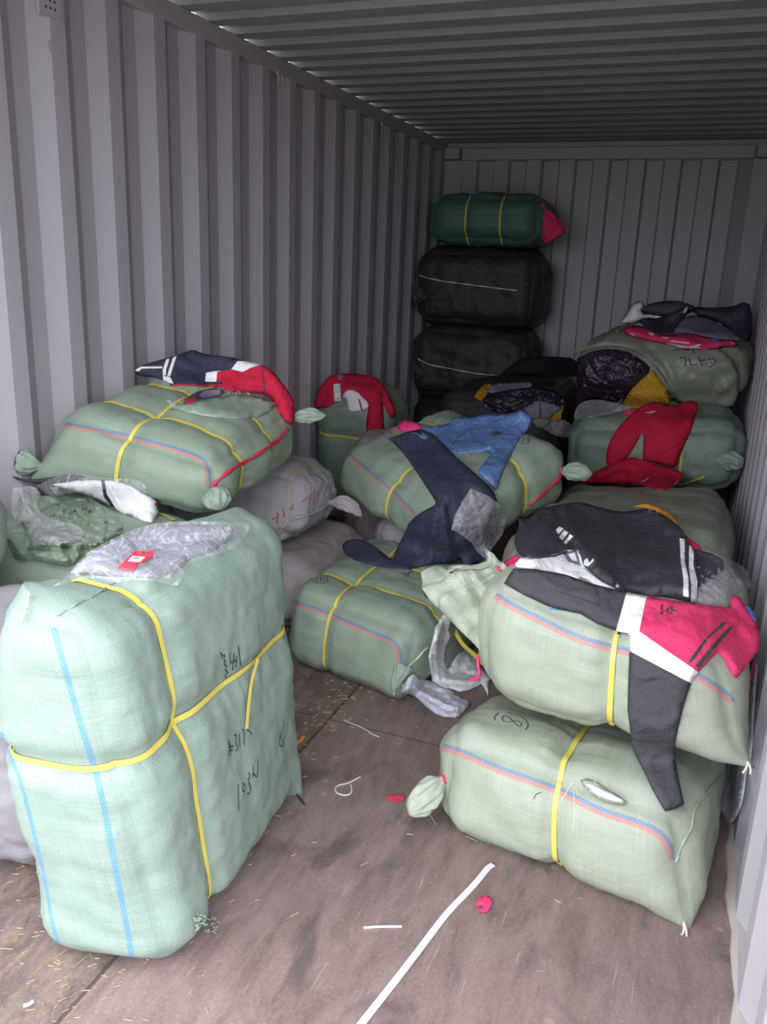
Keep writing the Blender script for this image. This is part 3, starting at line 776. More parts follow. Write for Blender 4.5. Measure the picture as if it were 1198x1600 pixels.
make_bale('S4', boxK(.12, .93, -.76, -.14, 1.66, 1.99), 'teal', 'dark teal bale on top of the far corner stack', GD,
    straps=[(0, (727, 335)), (0, (781, 335))], strapw=.011, r=.14, bulge=(.03, .03, .02), seed=23, cinch=.01, seams=[([(690, 337), (740, 336), (800, 337), (830, 338)], .002, 'teal', 'seam')])
K14 = [list(k) for k in boxK(.50, 1.30, -1.58, -.86, 0, .66)]
K14[4][2] = .69; K14[6][2] = .72; K14[5][2] = .79; K14[7][2] = .82
make_bale('B14', K14, 'black_sack', 'dark burst bale in the back middle with black plastic and white cloth spilling out', None, r=.12, seed=24, wr=1.5)

# tied corners
ear('B7', (698, 1212), (638, 1272), .075, label='tied corner pouch')
ear('B3', (872, 735), (926, 740), .075, dt=.0, seed=2)
ear('B4', (452, 652), (510, 648), .055, dt=.03, seed=3, tie=None)
ear('B4', (331, 757), (346, 797), .085, seed=4)
ear('B4', (66, 730), (14, 716), .08, seed=5, tie=None, dt=.02)
ear('B5', (512, 785), (566, 806), .06, seed=6, tie=None, mat='pinkbag', bend=(0, 0, .025))
ear('B10', (1112, 714), (1166, 724), .09, seed=7, tie=None)
ear('B8', (790, 890), (706, 972), .25, seed=8, prof='fan', pleat=.30, flat=.5, crum=.03)
ear('B2', (630, 1040), (612, 1082), .07, seed=16, prof='horn', tie=None, inset=.0, flat=.5, pleat=.15, name='corner_tail')
ear('S3', (660, 470), (646, 445), .16, seed=10, tie=None, prof='horn')
ear('S2', (660, 585), (644, 570), .14, seed=11, tie=None, prof='horn')
# ---------------------------------------------------------------- garments, bags and films laid over the bales
FLOOR = bvh_of([(-.1, -L, 0), (W+.1, -L, 0), (W+.1, 0, 0), (-.1, 0, 0)], [(0, 1, 2, 3)])
WALLR = bvh_of([(W-.004, -L, 0), (W-.004, 0, 0), (W-.004, 0, H), (W-.004, -L, H)], [(0, 1, 2, 3)])
def inpoly(x, y, P):
    c = False; n = len(P); j = n-1
    for i in range(n):
        xi, yi = P[i]; xj, yj = P[j]
        if (yi > y) != (yj > y) and x < (xj-xi)*(y-yi)/(yj-yi)+xi: c = not c
        j = i
    return c
def segdist(p, P):
    A = np.array(P, float); B = np.roll(A, -1, axis=0); d = B-A; t = np.clip(((p-A)*d).sum(1)/np.maximum((d*d).sum(1), 1e-9), 0, 1)
    return float(np.min(np.linalg.norm(A+d*t[:, None]-p, axis=1)))
DR = {}
def drape(name, outline, on_, mat, label=None, cat=None, group=None, regions=(), holes=(), off=.006, thick=.004, puff=0, puffw=14,
          noise=(.004, 14), crease=(), step=7, relax=10, parent=None, ink=(), inkm='ink', rnd_edge=2, reg_smooth=False, maxjump=.25, t0=None, crum=None, facet=False, key=None, seed=0, plabel=None, keepout=True):
    """cloth or film laid over real surfaces: the traced outline is dropped on the bales, relaxed and given thickness"""
    B = [x if isinstance(x, BVHTree) else (BALE[x]['bvh'] if x in BALE else DR[x]) for x in on_]
    outline = smooth_path(list(outline)+[outline[0]], rnd_edge)[:-1] if rnd_edge else list(outline)
    ol = densify(outline+[outline[0]], step)[:-1]
    pts = [Vector(p) for p in ol]; edges = [(i, (i+1) % len(ol)) for i in range(len(ol))]
    def addloop(P):
        P = densify(list(P)+[P[0]], step)[:-1]; n0 = len(pts)
        pts.extend(Vector(p) for p in P); edges.extend((n0+i, n0+(i+1) % len(P)) for i in range(len(P)))
    for (P, _) in regions: addloop(P)
    for P in holes: addloop(P)
    xs = [p[0] for p in ol]; ys = [p[1] for p in ol]; r_ = random.Random(seed+3)
    y = min(ys)+step*.5; row = 0
    while y < max(ys):
        x = min(xs)+(row % 2)*step*.5
        while x < max(xs):
            q = (x+r_.uniform(-.2, .2)*step, y+r_.uniform(-.2, .2)*step)
            if inpoly(*q, ol) and segdist(np.array(q), ol) > step*.45: pts.append(Vector(q))
            x += step
        y += step*.866; row += 1
    vv, ee, ff, *_ = delaunay_2d_cdt(pts, edges, [], 0, 1e-3)
    PX = [(v.x, v.y) for v in vv]; tri = []; fm = []
    for f in ff:
        cx = sum(PX[i][0] for i in f)/len(f); cy = sum(PX[i][1] for i in f)/len(f)
        if not inpoly(cx, cy, ol): continue
        if any(inpoly(cx, cy, h_) for h_ in holes): continue
        m = 0
        for k, (P, _) in enumerate(regions):
            if inpoly(cx, cy, P): m = k+1
        tri.append(list(f)); fm.append(m)
    used = sorted({i for f in tri for i in f}); re_ = {i: k for k, i in enumerate(used)}
    PX = [PX[i] for i in used]; tri = [[re_[i] for i in f] for f in tri]; n = len(PX)
    D = np.array([ray(q) for q in PX]); hit = np.full(n, np.nan)
    for i, q in enumerate(PX):
        h = cast(B, q)
        if h is not None: hit[i] = h[0]
    nb = [set() for _ in range(n)]
    for f in tri:
        for k in range(len(f)): nb[f[k]].update(f); 
    nb = [np.array([j for j in s_ if j != i]) for i, s_ in enumerate(nb)]
    t = hit.copy(); it = 0
    if np.isnan(t).all(): t[:] = t0
    while np.isnan(t).any() and it < 400:
        t2 = t.copy()
        for i in np.where(np.isnan(t))[0]:
            if len(nb[i]) and not np.isnan(t[nb[i]]).all(): t2[i] = np.nanmean(t[nb[i]])
        if np.isnan(t2).all(): break
        t = t2; it += 1
    miss = np.isnan(hit)
    lim = np.where(miss, 1e9, hit-off)
    # also stay inside the container walls
    for ax, v_, sg in ((0, W-.006, 1), (0, .006, -1), (2, .003, -1)):
        dd = D[:, ax]; tt = (v_-CAM[ax])/np.where(np.abs(dd) < 1e-6, 1e-6, dd)
        okk = (tt > 0) & (dd*sg > 0); lim = np.where(okk, np.minimum(lim, tt), lim)
    for _ in range(relax):
        t = np.array([np.mean(t[a]) if len(a) else t[i] for i, a in enumerate(nb)])
        t = np.minimum(t, lim)
    dist = np.array([segdist(np.array(q), ol) for q in PX])
    X = CAM+D*t[:, None]
    nz = ridge(X+seed, noise[1], 1)*noise[0]+vnoise(X+seed, noise[1]*2.6, 2)*noise[0]*.6+crumple(X, noise[1]*.8, seed)*noise[0]*.8
    if crum is not None: nz = nz*.4+crumple(X, crum[1], seed)*crum[0]
    edge = np.clip(dist/7, .25, 1)
    lift = (nz+noise[0]*.4)*edge + puff*np.clip(dist/puffw, 0, 1)**.6
    for (path, w_, h_) in crease:
        A = np.array(densify(smooth_path(list(path)), 3), float)
        for i, q in enumerate(PX):
            d_ = np.min(np.linalg.norm(A-np.array(q), axis=1))
            if d_ < w_*3: lift[i] += 1.7*h_*math.exp(-(d_/w_)**2)
    t = np.minimum(t-lift, lim); X = CAM+D*t[:, None]
    # orientation facing the viewer
    T2 = []
    for f in tri:
        a, b, c = X[f[0]], X[f[1]], X[f[2]]
        T2.append(f if np.dot(np.cross(b-a, c-a), D[f[0]]) < 0 else f[::-1])
    bv = bvh_of(X, T2)
    geoV = X.tolist(); geoF = list(T2); mats = [M[mat]]+[M[m] for _, m in regions]
    if ink:
        mats.append(M[inkm]); mi = len(mats)-1
        for (path, w_) in ink:
            P, Nn = surf_path([bv], smooth_path(path, 1) if len(path) > 2 else path, 2)
            if len(P) < 2: continue
            rv, rf = ribbon(P, Nn, w_, .0015); n0 = len(geoV)
            geoV += [list(x) for x in rv]; geoF += [[i+n0 for i in q] for q in rf]; fm += [mi]*len(rf)
    o = mkobj(name, geoV, geoF, mats, parent, fm, smooth=not facet)
    if thick:
        m = o.modifiers.new('thickness', 'SOLIDIFY'); m.thickness = thick; m.offset = -1
    if label: tag(o, label, cat, group)
    if plabel: o['label'] = plabel
    if key: DR[key] = bv; BALE[key+'_px'] = None
    o['_k'] = 0; del o['_k']
    return o
def world_path(pts, on_, off=.004):
    B = [x if isinstance(x, BVHTree) else (BALE[x]['bvh'] if x in BALE else DR[x]) for x in on_]
    P, Nn = surf_path(B, smooth_path(pts), 4)
    return (P+Nn*off, Nn) if len(P) > 1 else (P, Nn)
def cord(name, pts, on_, rad, mat, parent=None, label=None, cat=None, group=None, wob=0):
    P, Nn = world_path(pts, on_, rad*.9)
    if len(P) < 3: return None
    if wob: P = P+Nn*np.abs(np.sin(np.arange(len(P))*.5))[:, None]*wob
    o = mkobj(name, *tube(P, rad, 7), M[mat], parent)
    if label: tag(o, label, cat, group)
    return o
def band(name, pts, on_, w_, mat, parent=None, label=None, cat=None, group=None, th=.0015, off=.002):
    B = [x if isinstance(x, BVHTree) else (BALE[x]['bvh'] if x in BALE else DR[x]) for x in on_]
    P, Nn = surf_path(B, smooth_path(pts), 5)
    o = mkobj(name, *ribbon(P, Nn, w_, off, th), M[mat], parent, smooth=False)
    if label: tag(o, label, cat, group)
    return o
def Z(ox, oy, s, *pts): return [(ox+a*s, oy+b*s) for a, b in pts]
def strokes(ox, oy, s, lst, w_): return [(Z(ox, oy, s, *p), w_) for p in lst]

# --- left bale top: navy, white and red track jacket
o1 = (200, 530, .267)
RED1 = Z(*o1, (255, 262), (470, 268), (555, 262), (560, 250), (515, 248), (520, 190), (600, 178), (670, 192), (722, 165), (795, 150), (1100, 150), (1100, 560), (700, 560), (255, 300))
drape('track_jacket', Z(*o1, (40, 180), (75, 152), (200, 118), (290, 92), (350, 68), (385, 60), (430, 82), (520, 95), (610, 105), (700, 130), (790, 150), (850, 190), (900, 250), (950, 320), (978, 380), (972, 500), (930, 497), (890, 440), (860, 385), (820, 325), (700, 312), (565, 300), (550, 272), (400, 274), (260, 268), (205, 232), (50, 215)),
      ['B4'], 'navy', 'navy track jacket with white stripes and red shoulder on the high left bale', 'jacket', None,
      regions=[(RED1, 'red'), (Z(*o1, (450, 248), (456, 196), (548, 182), (522, 192), (516, 250)), 'white'), (Z(*o1, (604, 176), (640, 128), (700, 128), (792, 148), (722, 166), (670, 192)), 'white'),
               (Z(*o1, (203, 212), (203, 178), (225, 116), (243, 114), (222, 178), (222, 212)), 'white'), (Z(*o1, (228, 216), (262, 108), (284, 96), (246, 218)), 'white'), (Z(*o1, (203, 214), (248, 222), (266, 262), (236, 254), (205, 236)), 'white'),
               (Z(*o1, (40, 182), (75, 160), (200, 160), (200, 170), (80, 172), (60, 190)), 'white'), (Z(*o1, (780, 172), (790, 176), (806, 300), (796, 300)), 'black')],
      puff=.016, puffw=10, noise=(.006, 12), step=6, thick=.008, relax=14, rnd_edge=1,
      crease=[(Z(*o1, (300, 120), (420, 180), (560, 190)), 4, .008), (Z(*o1, (620, 230), (740, 240), (820, 300)), 4, .008), (Z(*o1, (850, 230), (900, 330), (940, 470)), 5, .008)])
# torn flap on that bale
drape('torn_flap', Z(*o1, (250, 400), (300, 385), (360, 372), (560, 330), (700, 318), (850, 365), (862, 395), (780, 458), (640, 465), (480, 455), (350, 430)), ['B4'], 'green', parent=BALE['B4']['root'],
      puff=.020, puffw=12, noise=(.005, 20), step=6, thick=.003, crease=[(Z(*o1, (560, 462), (740, 462), (850, 400)), 3, -.012), (Z(*o1, (600, 330), (760, 345), (840, 385)), 3, .008)])
drape('torn_opening', Z(*o1, (320, 380), (350, 335), (440, 290), (560, 285), (560, 325), (480, 350), (360, 375)), ['B4'], 'charcoal', parent=BALE['B4']['root'], puff=.004, noise=(.004, 30), step=5, thick=.002,
      regions=[(Z(*o1, (330, 372), (350, 350), (400, 342), (395, 362), (345, 378)), 'red'), (Z(*o1, (410, 330), (450, 300), (540, 292), (540, 320), (450, 345)), 'greyprint')], plabel='dark gap with red and grey cloth showing')

for k in range(16):
    fx = rnd.uniform(250, 330) if k < 6 else rnd.uniform(570, 860); fy = 395 if k < 6 else 320+(fx-570)*.1
    cord('frayed_thread', Z(*o1, (fx, fy), (fx+rnd.uniform(-30, 30), fy-rnd.uniform(8, 30)), (fx+rnd.uniform(-50, 50), fy-rnd.uniform(10, 40))), ['B4'], .0011, 'cream', BALE['B4']['root'], wob=.006)
# --- red jacket on the upright bale
o2 = (480, 570, .1336)
drape('red_jacket', Z(*o2, (85, 490), (90, 400), (150, 260), (240, 140), (350, 105), (500, 100), (650, 110), (820, 155), (900, 240), (980, 400), (1050, 570), (980, 640), (940, 560), (900, 480), (868, 290), (880, 450), (892, 600), (895, 770), (800, 810), (690, 820), (690, 640), (715, 520), (700, 430), (620, 380), (560, 320), (430, 290), (390, 420), (310, 450), (220, 515)),
      ['B15'], 'red', 'dark red jacket with a white card tag on the upright bale by the left wall', 'jacket', puff=.02, puffw=8, noise=(.005, 16), step=5, thick=.008, rnd_edge=1, relax=12,
      regions=[(Z(*o2, (350, 115), (415, 115), (410, 175), (365, 180)), 'greyprint'), (Z(*o2, (862, 300), (875, 290), (900, 480), (888, 500)), 'black')], key='redj')
drape('card_tag', Z(*o2, (305, 226), (384, 218), (396, 425), (316, 432)), ['redj', 'B15'], 'label', 'white paper tag hanging on the dark red jacket', 'tag', step=5, noise=(.0005, 5), thick=.001, rnd_edge=0,
      ink=strokes(*o2, [[(325, 260), (372, 256)], [(325, 290), (372, 286)], [(328, 320), (372, 316)], [(330, 390), (375, 386)], [(332, 400), (376, 397)]], .0025))
drape('white_tshirt', Z(*o2, (410, 390), (440, 300), (520, 290), (600, 325), (630, 370), (710, 430), (715, 515), (480, 560), (470, 430), (450, 380)), ['redj', 'B15'], 'white', 'white shirt with a red stripe tucked below the dark red jacket', 'shirt',
      regions=[(Z(*o2, (595, 400), (615, 405), (650, 530), (630, 535)), 'red')], puff=.006, step=5, noise=(.004, 25), thick=.004)

# --- blue shirt, navy pants and pink sleeve on the tilted bale
o3 = (590, 630, .2588)
drape('blue_track_top', Z(*o3, (260, 150), (430, 125), (450, 90), (520, 78), (560, 88), (640, 64), (750, 70), (830, 55), (862, 36), (900, 50), (936, 92), (915, 150), (860, 200), (830, 260), (790, 340), (750, 430), (712, 535), (690, 508), (640, 460), (596, 416), (650, 350), (692, 290), (640, 290), (560, 295), (470, 312), (410, 290), (350, 210)),
      ['B3'], 'blue', 'shiny blue track top with a small dark emblem on the tilted bale', 'jacket', puff=.014, puffw=10, noise=(.008, 22), step=5, thick=.006, rnd_edge=1, key='bluetop', relax=14,
      crease=[(Z(*o3, (420, 278), (520, 160), (700, 148), (800, 90), (870, 60)), 2.5, .008), (Z(*o3, (690, 290), (770, 230), (860, 180)), 3, -.008), (Z(*o3, (520, 200), (600, 240), (680, 270)), 3, .008)],
      ink=strokes(*o3, [[(690, 175), (700, 200), (715, 172)], [(705, 175), (725, 200), (722, 170)], [(715, 195), (742, 172), (735, 190)], [(690, 195), (742, 188)], [(712, 200), (712, 178)]], .005)+strokes(*o3, [[(430, 276), (520, 165), (640, 150), (720, 148)], [(690, 205), (700, 200), (715, 203)]], .002))
o4 = (540, 680, .2337)
NAVY = Z(*o4, (278, 20), (340, 5), (420, -28), (510, -38), (590, -5), (640, 45), (720, 130), (800, 200), (900, 285), (980, 360), (1008, 420), (1012, 470), (960, 560), (900, 740), (945, 820), (950, 858), (850, 845), (838, 950), (800, 960), (770, 800), (745, 842), (600, 862), (500, 880), (430, 896), (300, 890), (150, 870), (20, 818), (-22, 770), (-20, 715), (60, 688), (140, 710), (220, 760), (285, 818), (318, 822), (330, 780), (365, 710), (400, 640), (425, 582), (480, 530), (560, 485), (598, 466), (600, 440), (540, 350), (470, 240), (400, 140), (330, 60))
drape('navy_pants', NAVY, ['B3', 'B2', 'bluetop'], 'navy', 'navy pants twisted at the knee, hanging off the tilted bale', 'pants', puff=.016, puffw=12, noise=(.006, 10), step=6, thick=.008, rnd_edge=1, relax=26, key='navy',
      crease=[(Z(*o4, (600, 480), (590, 620), (560, 850)), 5, .014), (Z(*o4, (650, 480), (660, 600), (690, 830)), 5, .016), (Z(*o4, (690, 500), (720, 640), (770, 790)), 4, -.012), (Z(*o4, (560, 490), (480, 600), (430, 850)), 5, .010), (Z(*o4, (620, 470), (800, 300), (930, 380)), 5, .008), (Z(*o4, (420, 640), (640, 660)), 3, .004), (Z(*o4, (720, 640), (860, 720), (930, 840)), 4, -.012)],
      regions=[(Z(*o3, (245, 195), (262, 188), (275, 200), (268, 175), (285, 195), (300, 205), (292, 218), (262, 214)), 'blue')], ink=strokes(*o3, [[(198, 178), (206, 186)], [(212, 176), (222, 184)], [(226, 176), (234, 184)], [(238, 180), (246, 188)]], .004), inkm='blue')
drape('pink_sleeve', Z(*o3, (120, 132), (138, 106), (190, 102), (240, 118), (275, 150), (240, 160), (160, 172), (128, 165)), ['B3', 'navy', 'bluetop'], 'pink', 'bright pink cloth peeking out behind the navy pants', 'cloth', puff=.02, puffw=6, step=4, noise=(.003, 30), rnd_edge=1)
cord('pink_drawstring', [(610, 679), (609, 668), (613, 664), (620, 665), (623, 672)], ['B3', 'navy'], .0035, 'pinkstring', None, 'pink drawstring curling beside the pink cloth', 'string')
drape('clear_bag', Z(*o4, (835, 355), (960, 410), (1045, 480), (1075, 580), (1050, 660), (975, 760), (955, 818), (925, 820), (880, 780), (840, 720), (770, 665), (705, 630), (728, 540), (780, 440)), ['B3', 'navy', 'B2'], 'film_h', 'empty hazy plastic bag lying on the navy pants', 'plastic bag', puff=.012, puffw=14, noise=(.002, 24), crum=(.006, 16), step=4, thick=0, rnd_edge=0,
      crease=[(Z(*o4, (835, 360), (900, 560), (940, 810)), 3, .006), (Z(*o4, (1040, 480), (920, 600), (720, 625)), 3, .006), (Z(*o4, (960, 420), (860, 600), (740, 560)), 2.5, -.005)])

# --- red pants and hoodie on the moss bale
o5 = (880, 620, .2504)
drape('red_pants', Z(*o5, (450, 82), (520, 40), (580, 28), (640, 45), (700, 56), (760, 30), (800, 22), (845, 42), (825, 120), (790, 230), (745, 320), (715, 400), (700, 440), (640, 430), (500, 400), (495, 380), (502, 200), (450, 300), (390, 392), (330, 430), (268, 440), (268, 330), (305, 240), (350, 180), (400, 130)),
      ['B10', 'B11'], 'red', 'red sweatpants hanging over the moss green bale', 'pants', puff=.014, puffw=10, noise=(.006, 12), step=6, thick=.008, rnd_edge=1, relax=14, key='redp',
      crease=[(Z(*o5, (520, 60), (600, 180), (700, 210), (800, 130)), 5, .010), (Z(*o5, (700, 60), (720, 140), (780, 160)), 4, .008)],
      ink=strokes(*o5, [[(515, 100), (545, 94), (578, 88)], [(540, 102), (575, 92)]], .004), inkm='cream')
drape('red_hoodie', Z(*o5, (80, 520), (160, 495), (220, 455), (270, 432), (380, 395), (430, 372), (500, 395), (560, 420), (690, 440), (762, 492), (710, 548), (640, 588), (600, 582), (480, 548), (300, 548), (170, 545)),
      ['B10', 'B9', 'redp'], 'red', 'red hooded top crumpled at the foot of the red sweatpants', 'hoodie', puff=.022, puffw=10, noise=(.009, 14), step=5, thick=.008, rnd_edge=1, relax=45, key='redh',
      crease=[(Z(*o5, (430, 380), (560, 460), (600, 575)), 3.5, -.014), (Z(*o5, (500, 400), (600, 440), (740, 460)), 4, .012), (Z(*o5, (380, 520), (340, 540)), 3, -.01), (Z(*o5, (200, 500), (340, 450), (440, 440)), 4, .01)],
      ink=strokes(*o5, [[(480, 528), (515, 522), (532, 502)], [(690, 550), (706, 540), (712, 520)]], .004), inkm='cream')
band('strap_end', Z(*o5, (715, 548), (790, 520), (880, 492)), ['B10', 'B9'], .012, 'strap', BALE['B10']['root'], off=.012)

# --- black hoodie, its neighbours, and the red, white and black sweatshirt
o6 = (780, 770, .2671)
o7 = (760, 740, .3656)
drape('plastic_packet', Z(*o7, (845, 272), (900, 298), (960, 335), (1050, 368), (1112, 408), (1138, 490), (1080, 505), (1050, 520), (1042, 575), (960, 560), (890, 550), (800, 520), (750, 500)), ['B8', 'B9', WALLR], 'film_h', 'clear plastic packet with dark garment by the right wall', 'plastic bag', puff=.03, puffw=12, noise=(.004, 20), crum=(.012, 18), step=4, thick=0, rnd_edge=1, relax=20, key='packet')
drape('dark_garment', Z(*o7, (880, 318), (990, 348), (1022, 392), (985, 430), (950, 470), (900, 480), (880, 450)), ['packet'], 'charcoal', 'dark folded garment inside the packet by the right wall', 'garment', off=-.004, puff=.004, noise=(.002, 20), step=5, thick=.01, rnd_edge=1)
drape('crimson_cloth', Z(*o7, (848, 268), (880, 285), (925, 318), (905, 335), (870, 315), (850, 300)), ['packet', 'B9'], 'crimson', 'small crimson cloth edge beside the black hoodie cuff', 'cloth', puff=.008, step=4, noise=(.003, 30))
drape('orange_cloth', Z(*o6, (780, 82), (850, 62), (900, 64), (980, 108), (1030, 150), (1048, 192), (1000, 190), (960, 140), (880, 92)), ['B9'], 'orange', 'orange cloth rim showing behind the black hoodie', 'cloth', puff=.018, puffw=5, step=4, noise=(.004, 30), thick=.006)
drape('white_shirt', Z(*o6, (120, 382), (80, 430), (160, 440), (250, 450), (400, 475), (462, 505), (478, 480), (600, 560), (735, 582), (700, 540), (640, 480), (560, 380), (430, 320), (300, 370)), ['B8', 'B9'], 'white', 'white shirt with purple-grey print under the black hoodie', 'shirt', puff=.012, noise=(.005, 22), step=6, thick=.005, rnd_edge=1, relax=20, key='wshirt',
      regions=[(Z(*o6, (370, 350), (450, 330), (480, 430), (400, 400)), 'greyprint'), (Z(*o6, (400, 360), (440, 350), (455, 400), (425, 395)), 'label')])
drape('pink_ribbon', Z(*o6, (0, 422), (100, 354), (122, 378), (85, 430), (0, 434)), ['B8', 'B9'], 'crimson', 'crimson ribbon end left of the black hoodie', 'ribbon', puff=.006, step=4, noise=(.002, 20), rnd_edge=1)
HOOD = Z(*o6, (112, 150), (180, 150), (230, 90), (350, 70), (400, 58), (480, 52), (560, 78), (700, 112), (780, 104), (880, 88), (980, 138), (1080, 218), (1085, 268), (1132, 318), (1150, 420), (1162, 520), (1158, 640), (1118, 645), (1000, 612), (860, 602), (740, 576), (650, 545), (580, 510), (520, 455), (490, 425), (470, 350), (440, 328), (380, 350), (300, 375), (130, 380), (95, 330), (83, 270), (115, 200))
drape('black_hoodie', HOOD, ['B8', 'B9', 'wshirt', 'packet'], 'black', 'black hooded top with white cuff stripes heaped behind the sweatshirt', 'hoodie', puff=.034, puffw=16, noise=(.010, 9), step=6, thick=.01, rnd_edge=1, relax=40, key='hood',
      regions=[(Z(*o6, (330, 216), (352, 196), (376, 210), (344, 244)), 'white'), (Z(*o6, (348, 260), (380, 218), (402, 232), (370, 278)), 'white'), (Z(*o6, (376, 290), (413, 240), (433, 255), (388, 301)), 'white'),
               (Z(*o6, (1054, 265), (1083, 272), (1084, 400), (1106, 500), (1106, 612), (1074, 604), (1076, 500), (1060, 400)), 'white'),
               (Z(*o6, (1110, 308), (1138, 318), (1134, 420), (1158, 520), (1154, 640), (1120, 642), (1122, 540), (1108, 440)), 'white'),
               (Z(*o6, (495, 395), (515, 380), (525, 410), (550, 382), (552, 396), (520, 430), (492, 425)), 'white')],
      crease=[(Z(*o6, (380, 90), (420, 200), (480, 320), (590, 400)), 6, .022), (Z(*o6, (260, 130), (330, 200), (440, 300)), 5, -.02), (Z(*o6, (640, 290), (560, 390), (520, 440)), 6, .022), (Z(*o6, (655, 300), (690, 480), (700, 540)), 5, -.020),
              (Z(*o6, (690, 380), (800, 372), (930, 392)), 4, .014), (Z(*o6, (710, 525), (800, 505), (915, 512)), 3.5, -.018), (Z(*o6, (560, 100), (720, 260), (900, 270)), 7, .012), (Z(*o6, (120, 200), (220, 190), (280, 160)), 5, -.016), (Z(*o6, (910, 270), (960, 200), (1080, 240)), 6, .014), (Z(*o6, (150, 200), (180, 260), (100, 330)), 5, .014), (Z(*o6, (925, 395), (922, 560)), 4, .008)])
RB = ['B8', 'B7', 'hood', 'wshirt']
SW = [(787, 912), (794, 900), (802, 888), (833, 889), (881, 897), (925, 912), (979, 925), (1009, 931), (1040, 936), (1071, 941), (1109, 946), (1141, 949), (1140, 938), (1146, 929), (1156, 933), (1168, 950), (1180, 968), (1187, 985), (1186, 1015), (1170, 1036), (1151, 1060), (1142, 1052), (1131, 1029), (1121, 1018), (1105, 1035), (1091, 1050), (1080, 1067), (1069, 1099), (1059, 1139), (1055, 1160), (1055, 1189), (1062, 1225), (1069, 1257), (1055, 1264), (1039, 1268), (1028, 1250), (1019, 1234), (1003, 1200), (989, 1174), (984, 1140), (980, 1109), (981, 1070), (983, 1016), (983, 992), (963, 986), (932, 974), (906, 959), (862, 950), (819, 930)]
drape('sweatshirt', SW, ['B8', 'B7'], 'charcoal', 'black, white and crimson sweatshirt spread over the upper front right bale', 'sweatshirt', puff=.014, puffw=9, noise=(.005, 9), step=7, thick=.008, rnd_edge=0, relax=26, key='sweat',
      regions=[([(1009, 929), (1071, 936), (1109, 938), (1141, 925), (1200, 920), (1200, 1030), (1150, 1075), (1120, 1020), (1091, 1051), (1000, 990), (998, 986)], 'crimson'),
               ([(979, 924), (1010, 930), (998, 988), (983, 990), (962, 986)], 'white'), ([(980, 988), (998, 986), (1092, 1051), (1080, 1068), (983, 1017)], 'white'),
               ([(1127, 973), (1136, 973), (1107, 997), (1080, 1037), (1075, 1033), (1099, 1001)], 'charcoal'), ([(1139, 979), (1146, 979), (1117, 1013), (1091, 1045), (1086, 1040), (1111, 1009)], 'charcoal')] +
              [(Z(960, 910, .1987, *p), 'charcoal') for p in ([(434, 208), (440, 180), (470, 194), (452, 210)], [(440, 213), (466, 206), (498, 224), (466, 230), (440, 224)], [(430, 234), (446, 228), (468, 262), (442, 252)],
                                                             [(402, 203), (412, 200), (412, 238), (402, 234)], [(416, 198), (428, 204), (428, 236), (416, 239)])],
      crease=[([(1010, 985), (1060, 970), (1110, 968)], 5, .008), ([(1110, 955), (1145, 965), (1175, 1000)], 3.5, .012), ([(1115, 952), (1150, 975), (1172, 1005)], 3.5, -.008), ([(1000, 1060), (1040, 1050), (1065, 1075)], 5, .007), ([(1022, 1190), (1040, 1180), (1056, 1172)], 3, -.005), ([(850, 905), (880, 925), (930, 932)], 4, .008), ([(985, 1120), (1030, 1140), (1058, 1120)], 5, .008), ([(1017, 1232), (1040, 1222), (1063, 1222)], 2.5, -.006)],
      ink=[(Z(960, 910, .1987, *p), .0022) for p in ([(362, 182), (370, 178), (376, 184), (368, 188)], [(378, 178), (378, 190)], [(362, 198), (370, 194), (376, 200), (368, 204), (362, 198)], [(360, 206), (378, 206)], [(362, 214), (372, 212), (376, 220)], [(362, 224), (376, 228)], [(360, 234), (378, 234)], [(362, 244), (370, 240), (376, 248)], [(350, 246), (382, 248)])] +
          [(Z(*o7, (272, 492), (330, 510), (400, 535), (485, 565)), .003)])
drape('blue_swing_tag', Z(*o7, (265, 562), (312, 568), (308, 582), (272, 578)), ['B8'], 'bluetag', 'small blue tag poking out below the black sleeve', 'tag', step=3, noise=(.001, 20), thick=.001, rnd_edge=0)
drape('blue_packet_tag', Z(960, 910, .1987, (1035, 190), (1062, 190), (1112, 255), (1112, 310), (1080, 265)), ['sweat', WALLR], 'bluetag', 'blue tag beside the crimson collar at the right wall', 'tag', step=4, noise=(.001, 20), thick=.001, rnd_edge=0)
# plastic sheet hanging down between the right bales and the wall
drape('hanging_film', [(1157, 1030), (1184, 1020), (1178, 1100), (1174, 1180), (1166, 1200), (1160, 1252), (1149, 1280), (1139, 1288), (1130, 1278), (1121, 1252), (1126, 1225), (1130, 1180), (1150, 1150)], [WALLR], 'film_l', 'grey plastic film hanging between the front right bales and the wall', 'plastic film', off=.02, puff=.012, noise=(.004, 14), crum=(.014, 9), step=5, thick=.001, rnd_edge=1, key='hf', relax=3,
      crease=[([(1165, 1050), (1160, 1120), (1150, 1200), (1140, 1270)], 4, .01)])
P_, N_ = world_path([(1184, 1022), (1176, 1060), (1165, 1110), (1158, 1148)], ['hf'], .006)
tag(mkobj('crimson_string', *tube(P_, .004, 6), M['crimson']), 'crimson string dangling along the grey film at the right wall', 'string')

